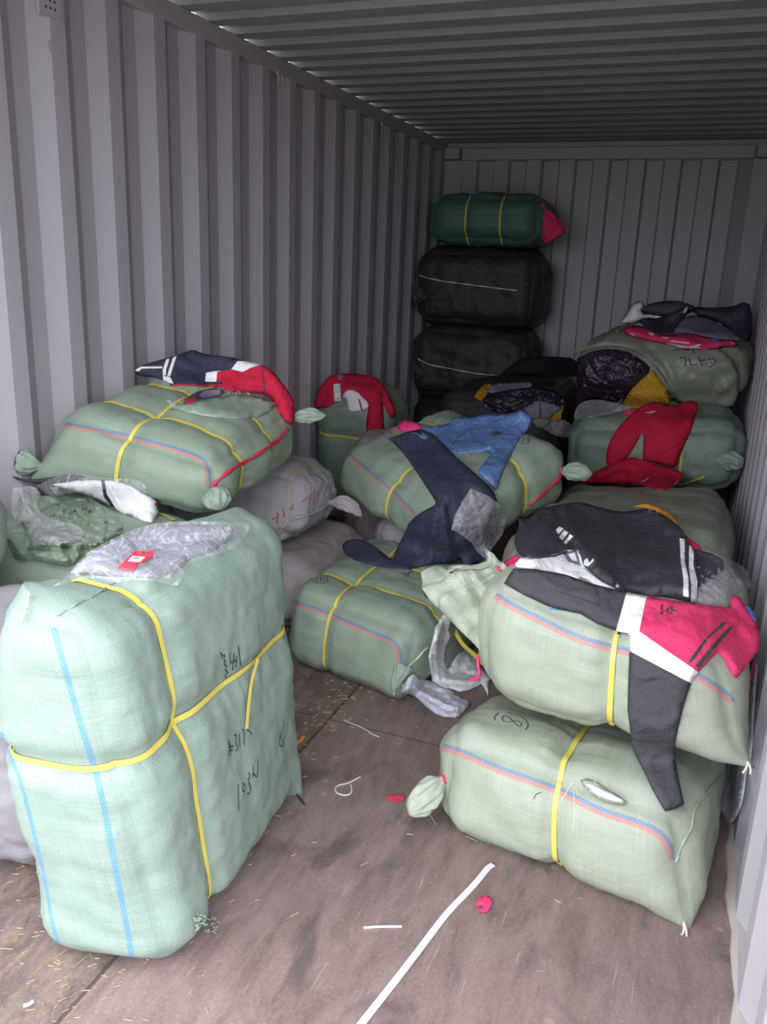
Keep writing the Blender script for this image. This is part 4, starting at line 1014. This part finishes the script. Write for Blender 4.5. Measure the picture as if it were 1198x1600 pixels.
# --- opened bale on the left: film, peeled sack, white garment
o8 = (0, 700, .2504)
R16 = BALE['B16']['root']
drape('peeled_sack', Z(*o8, (120, 300), (260, 300), (400, 292), (560, 300), (620, 345), (740, 425), (775, 520), (700, 580), (600, 620), (500, 700), (430, 745), (300, 720), (200, 700), (90, 700), (60, 620), (20, 560), (8, 500), (35, 445), (90, 440)), ['B16', 'B17'], 'green', parent=R16, puff=.05, puffw=9, noise=(.010, 18), crum=(.050, 17), facet=True, step=4, thick=.004, rnd_edge=1, relax=12, key='peel', plabel='crumpled sack cloth',
      crease=[(Z(*o8, (220, 420), (400, 340), (560, 330)), 3, -.016), (Z(*o8, (270, 440), (420, 370), (600, 370)), 3, .018), (Z(*o8, (620, 360), (660, 450), (640, 560)), 3, .018), (Z(*o8, (150, 460), (180, 560), (190, 680)), 3, -.02), (Z(*o8, (200, 640), (400, 620), (560, 640)), 3.5, -.022), (Z(*o8, (200, 600), (420, 590), (600, 600)), 3, .018), (Z(*o8, (560, 440), (720, 450)), 3, .014), (Z(*o8, (560, 500), (740, 520)), 3, -.014)])
drape('inner_film', Z(*o8, (80, 250), (220, 232), (262, 300), (225, 380), (330, 450), (460, 470), (530, 520), (500, 580), (330, 600), (190, 560), (160, 470), (80, 440), (68, 350)), ['peel', 'B16'], 'film_h', parent=R16, puff=.022, noise=(.006, 26), crum=(.014, 22), step=3.5, thick=0, rnd_edge=1, plabel='clear crinkled plastic liner',
      crease=[(Z(*o8, (130, 260), (160, 380), (300, 480)), 3, .012), (Z(*o8, (200, 260), (200, 380), (330, 520)), 3, -.010)])
drape('white_garment', Z(*o8, (320, 228), (400, 205), (520, 200), (620, 200), (700, 203), (760, 215), (840, 250), (900, 290), (985, 325), (978, 368), (995, 392), (960, 460), (940, 468), (880, 450), (800, 415), (770, 415), (720, 385), (650, 345), (560, 295), (420, 262)), ['B16', 'B4', 'peel'], 'white', 'white garment with a dark side stripe on the opened bale', 'garment',
      regions=[(Z(*o8, (630, 196), (652, 196), (666, 285), (728, 390), (702, 384), (645, 300)), 'navy'), (Z(*o8, (966, 340), (978, 345), (978, 368), (966, 362)), 'red')], puff=.03, puffw=12, noise=(.005, 16), step=5, thick=.008, rnd_edge=1, relax=30, key='wg')
drape('dark_garment', Z(*o8, (80, 182), (200, 198), (330, 180), (450, 158), (540, 182), (500, 200), (330, 222), (230, 222), (120, 205)), ['B4', 'B16', 'wg'], 'charcoal', 'dark garment rolled up behind the white garment on the left', 'garment', puff=.014, noise=(.004, 20), step=5, thick=.006, rnd_edge=1)
drape('garment_film', Z(*o8, (230, 235), (330, 180), (460, 150), (620, 185), (760, 190), (880, 200), (925, 260), (900, 300), (760, 250), (560, 260), (400, 290), (300, 300)), ['wg', 'B4', 'B16', 'peel'], 'film', 'clear film around the white garment on the opened bale', 'plastic film', off=.012, puff=.016, noise=(.007, 24), step=6, thick=0, rnd_edge=1)
band('strap', Z(*o8, (225, 262), (300, 262), (420, 272), (520, 295), (640, 345), (730, 390)), ['peel', 'B16'], .014, 'strap', R16, off=.006)
band('strap_end', Z(*o8, (975, 412), (1030, 425), (1085, 455)), ['B16', 'B4'], .012, 'strap', R16, off=.004)
# bag with grey shirt on the standing bale
o9 = (0, 520, .434)
bagO = Z(*o9, (180, 918), (240, 880), (300, 800), (400, 742), (520, 692), (640, 677), (780, 680), (890, 682), (902, 702), (880, 735), (850, 770), (780, 800), (690, 822), (668, 850), (645, 915), (600, 905), (560, 893), (450, 890), (420, 905), (330, 880), (250, 900))
drape('shirt_in_bag', Z(*o9, (250, 870), (310, 805), (400, 755), (520, 705), (640, 690), (780, 692), (850, 700), (830, 740), (770, 785), (680, 808), (640, 860), (560, 880), (450, 875), (330, 870)), ['B1', 'B17'], 'greyshirt', 'folded grey shirt packed in a clear bag on the standing bale', 'shirt', puff=.012, puffw=14, noise=(.005, 12), step=7, thick=.008, rnd_edge=1, relax=22, key='gshirt')
drape('clear_bag', bagO, ['gshirt', 'B1', 'B17'], 'film', 'clear bag holding a grey shirt on the standing mint bale', 'plastic bag', off=.004, puff=.008, puffw=12, noise=(.003, 22), crum=(.008, 14), step=5, thick=0, rnd_edge=1, relax=8, key='gbag',
      crease=[(Z(*o9, (440, 740), (560, 740), (700, 730), (860, 700)), 3, .008), (Z(*o9, (300, 830), (420, 790), (520, 770)), 3, .008), (Z(*o9, (650, 820), (660, 850), (640, 900)), 2.5, .007)])
drape('header_card', Z(*o8, (730, 748), (770, 712), (835, 642), (900, 640), (970, 642), (950, 675), (930, 692), (856, 726), (850, 742), (830, 766), (740, 756)), ['gbag'], 'redtag', 'red card label on the clear bag of the grey shirt', 'label', off=.003, step=4, noise=(.0008, 10), thick=.001, rnd_edge=0,
      regions=[(Z(*o8, (795, 706), (826, 672), (906, 680), (872, 712)), 'label')], ink=strokes(*o8, [[(830, 695), (850, 685), (870, 690)], [(880, 655), (925, 655)]], .0015))
# string ends at the pulled-out corners, frayed hem of the standing bale
for key, tip, ends in (('B7', (1068, 1440), ((1064, 1466), (1072, 1468))), ('B8', (1168, 1190), ((1160, 1208), (1172, 1210))), ('B2', (613, 1070), ((615, 1086),))):
    h = cast([BALE[key]['bvh']], tip)
    for k in range(40):
        if h is not None: break
        tip = (tip[0]-1.2, tip[1]-1.5); h = cast([BALE[key]['bvh']], tip)
    if h is None: continue
    t_ = h[0]
    for e_ in ends:
        PP = paths3([CAM+ray(tip)*(t_-.002), CAM+ray(((tip[0]+e_[0])/2+2, (tip[1]+e_[1])/2))*(t_-.008), CAM+ray(e_)*(t_-.006)], 6); PP[:, 2] = np.maximum(PP[:, 2], .004)
        mkobj('string_end', *tube(PP, .0026, 6), M['cream'], BALE[key]['root'])
V_, F_ = [], []
M['fray'] = plain('frayed_mint_tape', (.38, .48, .40), .6)
for k in range(46):
    q = (rnd.uniform(300, 335), rnd.uniform(1430, 1458)); h = cast([BALE['B1']['bvh'], FLOOR], q)
    if h is None: continue
    a_ = rnd.uniform(-.6, .9); e_ = (q[0]+math.cos(a_)*rnd.uniform(3, 10), q[1]-math.sin(a_)*rnd.uniform(2, 8))
    PP = np.array([CAM+ray(q)*(h[0]-.004), CAM+ray(((q[0]+e_[0])/2, (q[1]+e_[1])/2))*(h[0]-.018), CAM+ray(e_)*(h[0]-.022)])
    v, f = tube(PP, .0008, 4); n0 = len(V_); V_ += v; F_ += [tuple(i+n0 for i in x) for x in f]
mkobj('frayed_hem', V_, F_, M['fray'], BALE['B1']['root'])
# loose strap end on the standing bale
P0 = cast([BALE['B1']['bvh']], (388, 1040)); n0 = P0[2] if np.dot(P0[2], ray((388, 1040))) < 0 else -P0[2]
tt = np.linalg.norm(P0[1]-CAM)
SP = paths3([CAM+ray(q)*(tt-d_) for q, d_ in (((403, 1030), .004), ((394, 1060), .018), ((389, 1095), .022), ((385, 1139), .020))], 5)
mkobj('strap_end', *ribbon(SP, np.tile(n0, (len(SP), 1)), .011, 0, .0012), M['strap'], BALE['B1']['root'], smooth=False)
# white drawstring on the near top corner
P_, N_ = world_path([(48, 932), (50, 945), (44, 962), (38, 976)], ['B1'], .012)
if len(P_) > 2: mkobj('white_string', *tube(P_, .0028, 6), M['cream'], BALE['B1']['root'])

# --- hole in the front right bale
R7 = BALE['B7']['root']
drape('torn_hole', Z(850, 1180, .2504, (225, 158), (265, 145), (330, 165), (400, 215), (470, 255), (515, 290), (500, 312), (440, 305), (370, 285), (310, 250), (250, 200)), ['B7'], 'sage', parent=R7, puff=.010, puffw=3, noise=(.006, 40), crum=(.008, 30), step=3, thick=.002, rnd_edge=0, key='hole')
drape('stuffing', Z(850, 1180, .2504, (258, 180), (300, 178), (350, 205), (420, 235), (500, 280), (490, 300), (430, 290), (350, 265), (290, 225)), ['hole', 'B7'], 'white', parent=R7, puff=.008, puffw=4, noise=(.004, 40), step=3, thick=.002, plabel='white filling showing through the tear',
      regions=[(Z(850, 1180, .2504, (262, 182), (300, 182), (345, 210), (330, 230), (280, 215)), 'film_l')])
for k, pp in enumerate([[(175, 170), (150, 215), (105, 290)], [(185, 185), (190, 330), (182, 495)], [(195, 200), (215, 250)], [(180, 175), (160, 195), (155, 205)]]):
    cord('loose_thread', Z(850, 1180, .2504, *pp), ['B7'], .0011, 'cream', R7)

# --- plastic bags on the floor between the bales
drape('lilac_plastic_bag', [(624, 1083), (632, 1062), (640, 1054), (648, 1051), (655, 1062), (674, 1063), (704, 1077), (716, 1089), (738, 1096), (728, 1110), (716, 1122), (700, 1122), (692, 1121), (672, 1111), (656, 1096), (642, 1084)], ['B2', 'B7', FLOOR], 'film_l', 'lilac plastic bag crumpled on the floor before the flat green bale', 'plastic bag', puff=.03, puffw=10, noise=(.004, 16), crum=(.018, 20), step=3, thick=.001, rnd_edge=1, relax=8, key='lb',
      crease=[([(650, 1075), (680, 1095), (715, 1105)], 3, .016), ([(660, 1070), (690, 1082), (720, 1092)], 2.5, -.012)])
drape('white_plastic_bag', [(700, 958), (690, 962), (680, 979), (674, 1005), (669, 1026), (672, 1048), (674, 1064), (690, 1072), (704, 1077), (719, 1081), (735, 1078), (747, 1072), (752, 1069), (758, 1078), (762, 1087), (764, 1075), (766, 1058), (750, 1042), (744, 1024), (728, 1015), (716, 1022), (706, 1036), (698, 1043), (695, 1030), (698, 1010), (705, 993), (701, 984), (706, 970)], ['B2', 'B7', 'lb', FLOOR], 'film_w', 'white plastic bag looped between the middle and front right bales', 'plastic bag', puff=.03, puffw=9, noise=(.004, 20), crum=(.018, 22), step=3, thick=.001, rnd_edge=0, relax=16, key='wb',
      crease=[([(690, 970), (682, 1010), (684, 1060)], 2.5, .012), ([(700, 1050), (730, 1050), (750, 1060)], 3, -.012), ([(695, 1060), (725, 1066), (748, 1062)], 3, .014)])
PB = [CAM+ray(q)*d_ for q, d_ in (((706, 976), 3.18), ((718, 1000), 3.12), ((728, 1012), 3.08), ((742, 1024), 3.0), ((756, 1038), 2.92))]
SP = paths3(PB, 5); nn = np.array([-ray((730, 1010))]*len(SP))
tag(mkobj('yellow_strap', *ribbon(SP, nn, .014, 0, .0014), M['strap'], smooth=False), 'loose yellow strap crossing behind the white plastic bag', 'strap')
PB = [CAM+ray(q)*d_ for q, d_ in (((764, 1000), 2.50), ((756, 1015), 2.47), ((748, 1024), 2.46), ((747, 1040), 2.46), ((749, 1052), 2.46), ((745, 1060), 2.47), ((735, 1062), 2.48))]
mkobj('tie_cord', *tube(paths3(PB, 6), .0055, 7), M['pinkstring'], BALE['B8']['root'])

# --- back right: torn bale contents and the heap of clothes
o10 = (700, 460, .4157)
R11 = BALE['B11']['root']
drape('plastic_lining', Z(*o10, (485, 240), (560, 205), (660, 208), (730, 245), (768, 285), (700, 340), (650, 412), (560, 400), (490, 400), (480, 300)), ['B11'], 'blacksilk', parent=R11, puff=.02, puffw=10, crum=(.012, 16), noise=(.003, 24), step=5, thick=.003, rnd_edge=1, plabel='glossy black plastic lining')
drape('mustard_lining', Z(*o10, (766, 284), (800, 318), (832, 380), (835, 412), (740, 430), (648, 424), (690, 350)), ['B11', 'B10'], 'yellow', parent=R11, puff=.012, noise=(.008, 26), step=5, thick=.003, rnd_edge=1, plabel='mustard inner cloth')
drape('cover_flap', Z(*o10, (470, 212), (560, 180), (640, 120), (800, 150), (1000, 190), (1090, 260), (1090, 420), (1020, 430), (960, 420), (870, 412), (835, 355), (790, 285), (740, 230), (700, 208), (620, 196), (520, 208), (480, 222)), ['B11'], 'olive', parent=R11, off=.012, puff=.012, puffw=6, noise=(.007, 16), step=6, thick=.004, rnd_edge=1, key='flap',
      crease=[(Z(*o10, (720, 215), (790, 270), (850, 370)), 3.5, .016), (Z(*o10, (760, 200), (830, 270), (870, 390)), 3.5, -.012), (Z(*o10, (1060, 330), (1000, 380), (975, 425)), 3, .01), (Z(*o10, (1080, 350), (1030, 390), (1000, 430)), 3, -.01)],
      ink=strokes(*o10, [[(870, 240), (895, 235), (890, 270)], [(905, 240), (912, 268), (935, 262)], [(940, 235), (955, 270)], [(945, 250), (965, 245)], [(975, 245), (1000, 238), (1006, 262), (980, 275)], [(985, 255), (995, 260)], [(845, 210), (875, 205), (905, 210)], [(920, 210), (925, 222)]], .006))
cord('white_string', Z(*o10, (635, 415), (660, 385), (700, 372), (730, 380), (735, 395)), ['B11', 'B10'], .0035, 'cream', R11)
cord('white_string', Z(*o10, (730, 385), (700, 410), (690, 425)), ['B11', 'B10'], .003, 'cream', R11)
drape('clear_plastic', Z(*o10, (480, 430), (500, 405), (550, 393), (640, 410), (700, 428), (640, 440), (600, 452), (500, 470), (470, 470)), ['B10', 'B11'], 'film_h', 'clinging clear plastic left of the red sweatpants', 'plastic film', puff=.02, noise=(.010, 26), step=5, thick=0, rnd_edge=1, off=.01)
drape('crimson_patch', Z(*o10, (655, 438), (710, 430), (730, 440), (700, 455), (660, 452)), ['B10', 'B11'], 'crimson', 'crimson scrap left of the red sweatpants waistband', 'cloth', puff=.006, step=4, noise=(.002, 30), off=.014)
o11 = (940, 460, .2003)
GP = 'clothes heaped on the back right bale'
TP = ['B11', 'flap']
drape('white_shirt', Z(*o11, (140, 215), (190, 150), (228, 80), (270, 55), (310, 50), (340, 90), (310, 140), (400, 160), (485, 172), (480, 190), (330, 190), (280, 232), (170, 238)), TP, 'label', 'crumpled white shirt at the left end of the back heap', 'shirt', GP, t0=5.42, crum=(.03, 7), puff=.07, puffw=8, noise=(.008, 16), step=4, thick=.008, key='p1', rnd_edge=1)
drape('black_garment', Z(*o11, (740, 95), (840, 105), (1040, 92), (1080, 62), (1110, 60), (1172, 88), (1172, 385), (1080, 330), (900, 212), (700, 150)), TP, 'navy', 'navy-black garment at the right end of the back heap', 'garment', GP, crum=(.03, 7), puff=.07, puffw=12, noise=(.010, 12), step=5, thick=.008, key='p2', rnd_edge=1)
drape('black_cap_jacket', Z(*o11, (302, 120), (340, 78), (450, 55), (600, 48), (700, 80), (745, 112), (650, 165), (540, 185), (340, 152)), TP+['p1', 'p2'], 'charcoal', 'black jacket lying highest in the back heap', 'jacket', GP, crum=(.03, 7), puff=.07, puffw=8, noise=(.008, 12), step=4, thick=.008, key='p3', rnd_edge=1)
drape('navy_garment', Z(*o11, (290, 200), (340, 186), (440, 188), (560, 140), (640, 96), (680, 95), (680, 130), (640, 190), (590, 290), (520, 300), (450, 298), (340, 260)), TP+['p1', 'p3'], 'navy', 'navy garment with a white tab in the middle of the back heap', 'garment', GP, crum=(.03, 7), puff=.05, puffw=8, noise=(.008, 14), step=4, thick=.008, key='p4', rnd_edge=1,
      regions=[(Z(*o11, (630, 145), (655, 95), (678, 98), (650, 150)), 'white')])
drape('grey_garment', Z(*o11, (560, 300), (590, 240), (640, 180), (730, 158), (840, 185), (920, 220), (1030, 290), (1110, 375), (1050, 362), (850, 335), (700, 302)), TP+['p2', 'p4'], 'greyprint', 'dark grey knitted garment behind the red one in the back heap', 'garment', GP, crum=(.03, 7), puff=.06, puffw=10, noise=(.006, 14), step=4, thick=.008, key='p5', rnd_edge=1)
drape('red_jersey', Z(*o11, (168, 275), (200, 246), (240, 236), (320, 250), (400, 280), (470, 312), (560, 318), (700, 300), (830, 338), (940, 350), (1050, 360), (1062, 395), (1040, 415), (960, 410), (880, 432), (760, 430), (640, 428), (540, 400), (400, 372), (270, 342), (180, 312)), TP+['p4', 'p5'], 'crimson', 'red jersey with white stripes along the front of the back heap', 'shirt', GP, crum=(.03, 7), puff=.05, puffw=6, noise=(.010, 22), step=4, thick=.006, key='p6', rnd_edge=1,
      regions=[(Z(*o11, (860, 345), (930, 348), (930, 378), (880, 375)), 'bluetag'), (Z(*o11, (500, 380), (620, 398), (770, 412), (770, 424), (620, 420), (520, 398)), 'white'), (Z(*o11, (700, 405), (770, 385), (775, 395), (720, 412)), 'white')],
      ink=strokes(*o11, [[(370, 290), (378, 315)], [(382, 290), (390, 316)], [(394, 292), (402, 318)], [(470, 335), (520, 342)], [(215, 305), (240, 312), (255, 325)], [(540, 365), (680, 382)], [(1010, 375), (1045, 385)]], .006), inkm='white')

# --- back middle: burst bale
R14 = BALE['B14']['root']
drape('black_cloth', Z(*o10, (195, 302), (240, 262), (290, 235), (380, 232), (480, 240), (520, 300), (480, 312), (300, 306)), ['B14', 'B11'], 'blackcloth', 'black cloth spread on top of the burst dark bale', 'cloth', puff=.03, noise=(.008, 12), step=6, thick=.008, rnd_edge=1, relax=20)
drape('white_lining', Z(*o10, (145, 365), (168, 335), (300, 326), (322, 345), (250, 362), (180, 375)), ['B14'], 'greyshirt', parent=R14, puff=.01, step=4, noise=(.004, 30), rnd_edge=1)
drape('plastic_wrap', Z(*o10, (130, 390), (180, 365), (330, 345), (430, 370), (435, 430), (330, 445), (140, 445)), ['B14'], 'blacksilk', parent=R14, puff=.02, crum=(.018, 14), noise=(.004, 20), step=5, rnd_edge=1, thick=.003, plabel='glossy black plastic')
drape('orange_rim', Z(*o10, (92, 385), (140, 330), (166, 335), (150, 362), (130, 402)), ['B14'], 'yellow', parent=R14, puff=.008, step=4, noise=(.004, 30), rnd_edge=1)
drape('white_lining', Z(*o10, (285, 428), (345, 398), (430, 425), (378, 468), (300, 470)), ['B14'], 'greyshirt', parent=R14, off=.02, puff=.01, step=4, noise=(.003, 20), rnd_edge=0, regions=[(Z(*o10, (342, 400), (348, 402), (350, 465), (344, 465)), 'black')])
drape('orange_rim', Z(*o10, (380, 468), (410, 430), (436, 398), (432, 440), (420, 475)), ['B14'], 'yellow', parent=R14, off=.022, puff=.006, step=4, noise=(.003, 30), rnd_edge=0)
drape('green_scrap', [(828, 646), (840, 642), (853, 648), (862, 660), (850, 670), (834, 668)], ['B3', 'B14'], 'moss', 'green sack scrap behind the blue track top collar', 'sack scrap', puff=.012, step=4, noise=(.005, 30))
drape('clear_plastic', [(846, 668), (858, 654), (878, 654), (896, 664), (892, 684), (868, 682)], ['B3', 'B10', 'B14'], 'film_h', 'small clear plastic wad between the tilted and moss bales', 'plastic bag', puff=.02, step=4, noise=(.006, 30), thick=0)
# red bag hanging from the teal bale
ear('S4', (842, 322), (868, 372), .16, mat='teal', seed=12, tie=None, dt=.0, prof='fan', inset=.03, name='red_bag_corner', label='red bag corner tied to the bale end')
bpy.data.objects['red_bag_corner'].data.materials[0] = M['crimson']

# --- floor litter
tag(mkobj('white_strapping', *ribbon(*surf_path([FLOOR], smooth_path([(770, 1352), (762, 1357), (752, 1370), (735, 1390), (700, 1425), (672, 1462), (645, 1498), (600, 1556), (560, 1606), (520, 1660)]), 8), .016, .0015, .0015), M['strap_w'], smooth=False), 'long white strapping band on the floor under the front right bale', 'strap')
drape('red_scrap', Z(400, 1040, .666, (512, 562), (520, 545), (540, 538), (554, 546), (552, 568), (540, 580), (520, 578), (514, 572), (530, 572), (532, 562), (520, 566)), [FLOOR], 'crimson', 'red scrap of ribbon on the plywood beside the white strapping', 'scrap', puff=.006, puffw=4, step=3, noise=(.004, 40), rnd_edge=1)
drape('white_scrap', Z(850, 1180, .2504, (955, 768), (975, 755), (995, 762), (1000, 745), (1025, 742), (1020, 762), (1000, 772), (985, 795), (965, 785)), [FLOOR], 'label', 'torn white scrap on the floor near the right wall', 'scrap', puff=.004, step=3, noise=(.003, 40))
o12 = (400, 1040, .666)
cord('string_loop', Z(*o12, (245, 262), (215, 278), (190, 282), (183, 295), (200, 306), (222, 304), (225, 290), (222, 280)), [FLOOR], .0022, 'cream', None, 'white string loop on the floor between the bales', 'string')
cord('string', Z(*o12, (205, 128), (225, 138), (240, 142), (260, 152), (268, 160), (288, 168)), [FLOOR], .0016, 'cream', None, 'thin pale string in front of the flat green bale', 'string')
cord('string', Z(*o12, (396, 338), (412, 356), (422, 374)), [FLOOR], .002, 'pinkbag', None, 'short pinkish string beside the tied corner pouch', 'string')
drape('dark_red_scrap', Z(*o12, (300, 308), (330, 300), (352, 306), (345, 318), (320, 320)), [FLOOR], 'redink', 'dark red paper scrap near the tied corner pouch', 'scrap', puff=.001, step=3, noise=(.001, 40), thick=.0008)
cord('wood_splinter', Z(*o12, (252, 617), (290, 614), (342, 614)), [FLOOR], .0028, 'label', None, 'pale wood splinter on the plywood in the foreground', 'splinter')
cord('wood_splinter', Z(320, 980, .1876, (745, 1000), (790, 960), (825, 920)), [FLOOR], .005, 'orange', None, 'tan wood splinter beside the foot of the standing bale', 'splinter')
cord('blue_string', Z(320, 980, .1876, (740, 1370), (780, 1420), (830, 1485)), [FLOOR], .0035, 'navy', None, 'dark blue string at the foot of the standing bale', 'string')
cord('white_string_piece', Z(0, 1150, .2812, (130, 1508), (160, 1500), (185, 1482)), [FLOOR], .004, 'label', None, 'short white string on the floor at the bottom left', 'string')
# straw and chaff swept across the boards: too many bits to count
V = []; Fc = []; r_ = random.Random(11)
for i in range(620):
    if i < 380: x = 1.08+r_.gauss(0, .06); y = r_.uniform(-5.75, -3.9)
    elif i < 560: x = r_.uniform(.62, 1.1); y = r_.uniform(-5.85, -5.3)
    else: x = r_.uniform(1.0, 2.3); y = r_.uniform(-5.75, -4.2)
    a = r_.gauss(.9, .6); l_ = r_.uniform(.002, .009)*(2.2 if r_.random() < .08 else 1); w_ = r_.uniform(.0003, .0007)
    dx, dy = math.cos(a)*l_, math.sin(a)*l_; px_, py_ = -math.sin(a)*w_, math.cos(a)*w_; n = len(V); z = .0006
    V += [(x-dx-px_, y-dy-py_, z), (x+dx-px_, y+dy-py_, z), (x+dx+px_, y+dy+py_, z), (x-dx+px_, y-dy+py_, z), (x-dx, y-dy, z+.0018), (x+dx, y+dy, z+.0018)]
    Fc += [(n, n+1, n+5, n+4), (n+3, n+4, n+5, n+2), (n, n+4, n+3), (n+1, n+2, n+5)]
M['straw'] = plain('straw', (.45, .34, .20), .7, .2, var=.2)
tag(mkobj('straw_bits', V, Fc, M['straw'], smooth=False), 'scattered straw and chaff on the plywood floor', 'straw', kind='stuff')

# --- fittings of the container
for k, (q, lab) in enumerate([((437, 119), 'steel lashing ring under the left roof rail, nearer one'), ((598, 197), 'steel lashing ring under the left roof rail, farther one')]):
    c = on(q, 0, .008); pts_ = [c+np.array([.004*math.cos(a*2), .022*math.cos(a), -.012+.026*math.sin(a)]) for a in np.linspace(0, 2*math.pi, 28)]
    rt = thing('lashing_ring', lab, 'lashing ring', 'lashing rings on the left wall', tuple(c))
    mkobj('ring', *tube(pts_, .0045, 8), M['steel'], rt)
    v, f = box(c[0]-.012, c[0]+.004, c[1]-.018, c[1]+.018, c[2]+.004, c[2]+.02); mkobj('lug', v, f, M['wall'], rt, smooth=False)
c = on((75, 2), 0, -.002)
v, f = box(-.004, .006, c[1]-.05, c[1]+.05, c[2]-.045, c[2]+.08); ve = thing('vent_cover', 'small perforated vent cover high on the left wall', 'vent', None, tuple(c))
mkobj('cover', v, f, M['wall'], ve, smooth=False)
for i in range(3):
    for j in range(4):
        p_ = (0.0065, c[1]-.02+.02*i, c[2]-.02+.022*j); ang = np.linspace(0, 2*math.pi, 13)[:-1]
        V = [(p_[0], p_[1]+.0045*math.cos(a), p_[2]+.0045*math.sin(a)) for a in ang]+[(p_[0]-.002, p_[1]+.0045*math.cos(a), p_[2]+.0045*math.sin(a)) for a in ang]
        Fc = [tuple(range(12)), tuple(range(23, 11, -1))]+[(a, (a+1) % 12, 12+(a+1) % 12, 12+a) for a in range(12)]
        mkobj('vent_hole', V, Fc, M['black'], ve, smooth=False)

# round dull patch on the left wall below the vent, red scuff lower down
WALLL = bvh_of([(.001, -L, 0), (.001, 0, 0), (.001, 0, H), (.001, -L, H)], [(0, 1, 2, 3)])
c = on((79, 73), 0, .0015); ang = np.linspace(0, 2*math.pi, 19)[:-1]
V = [(c[0], c[1]+.012*math.cos(a), c[2]+.02*math.sin(a)) for a in ang]+[(c[0]-.003, c[1]+.012*math.cos(a), c[2]+.02*math.sin(a)) for a in ang]
tag(mkobj('wall_plug', V, [tuple(range(18)), tuple(range(35, 17, -1))]+[(a, (a+1) % 18, 18+(a+1) % 18, 18+a) for a in range(18)], M['steel'], smooth=False), 'small round grey plug on the left wall below the vent', 'plug')
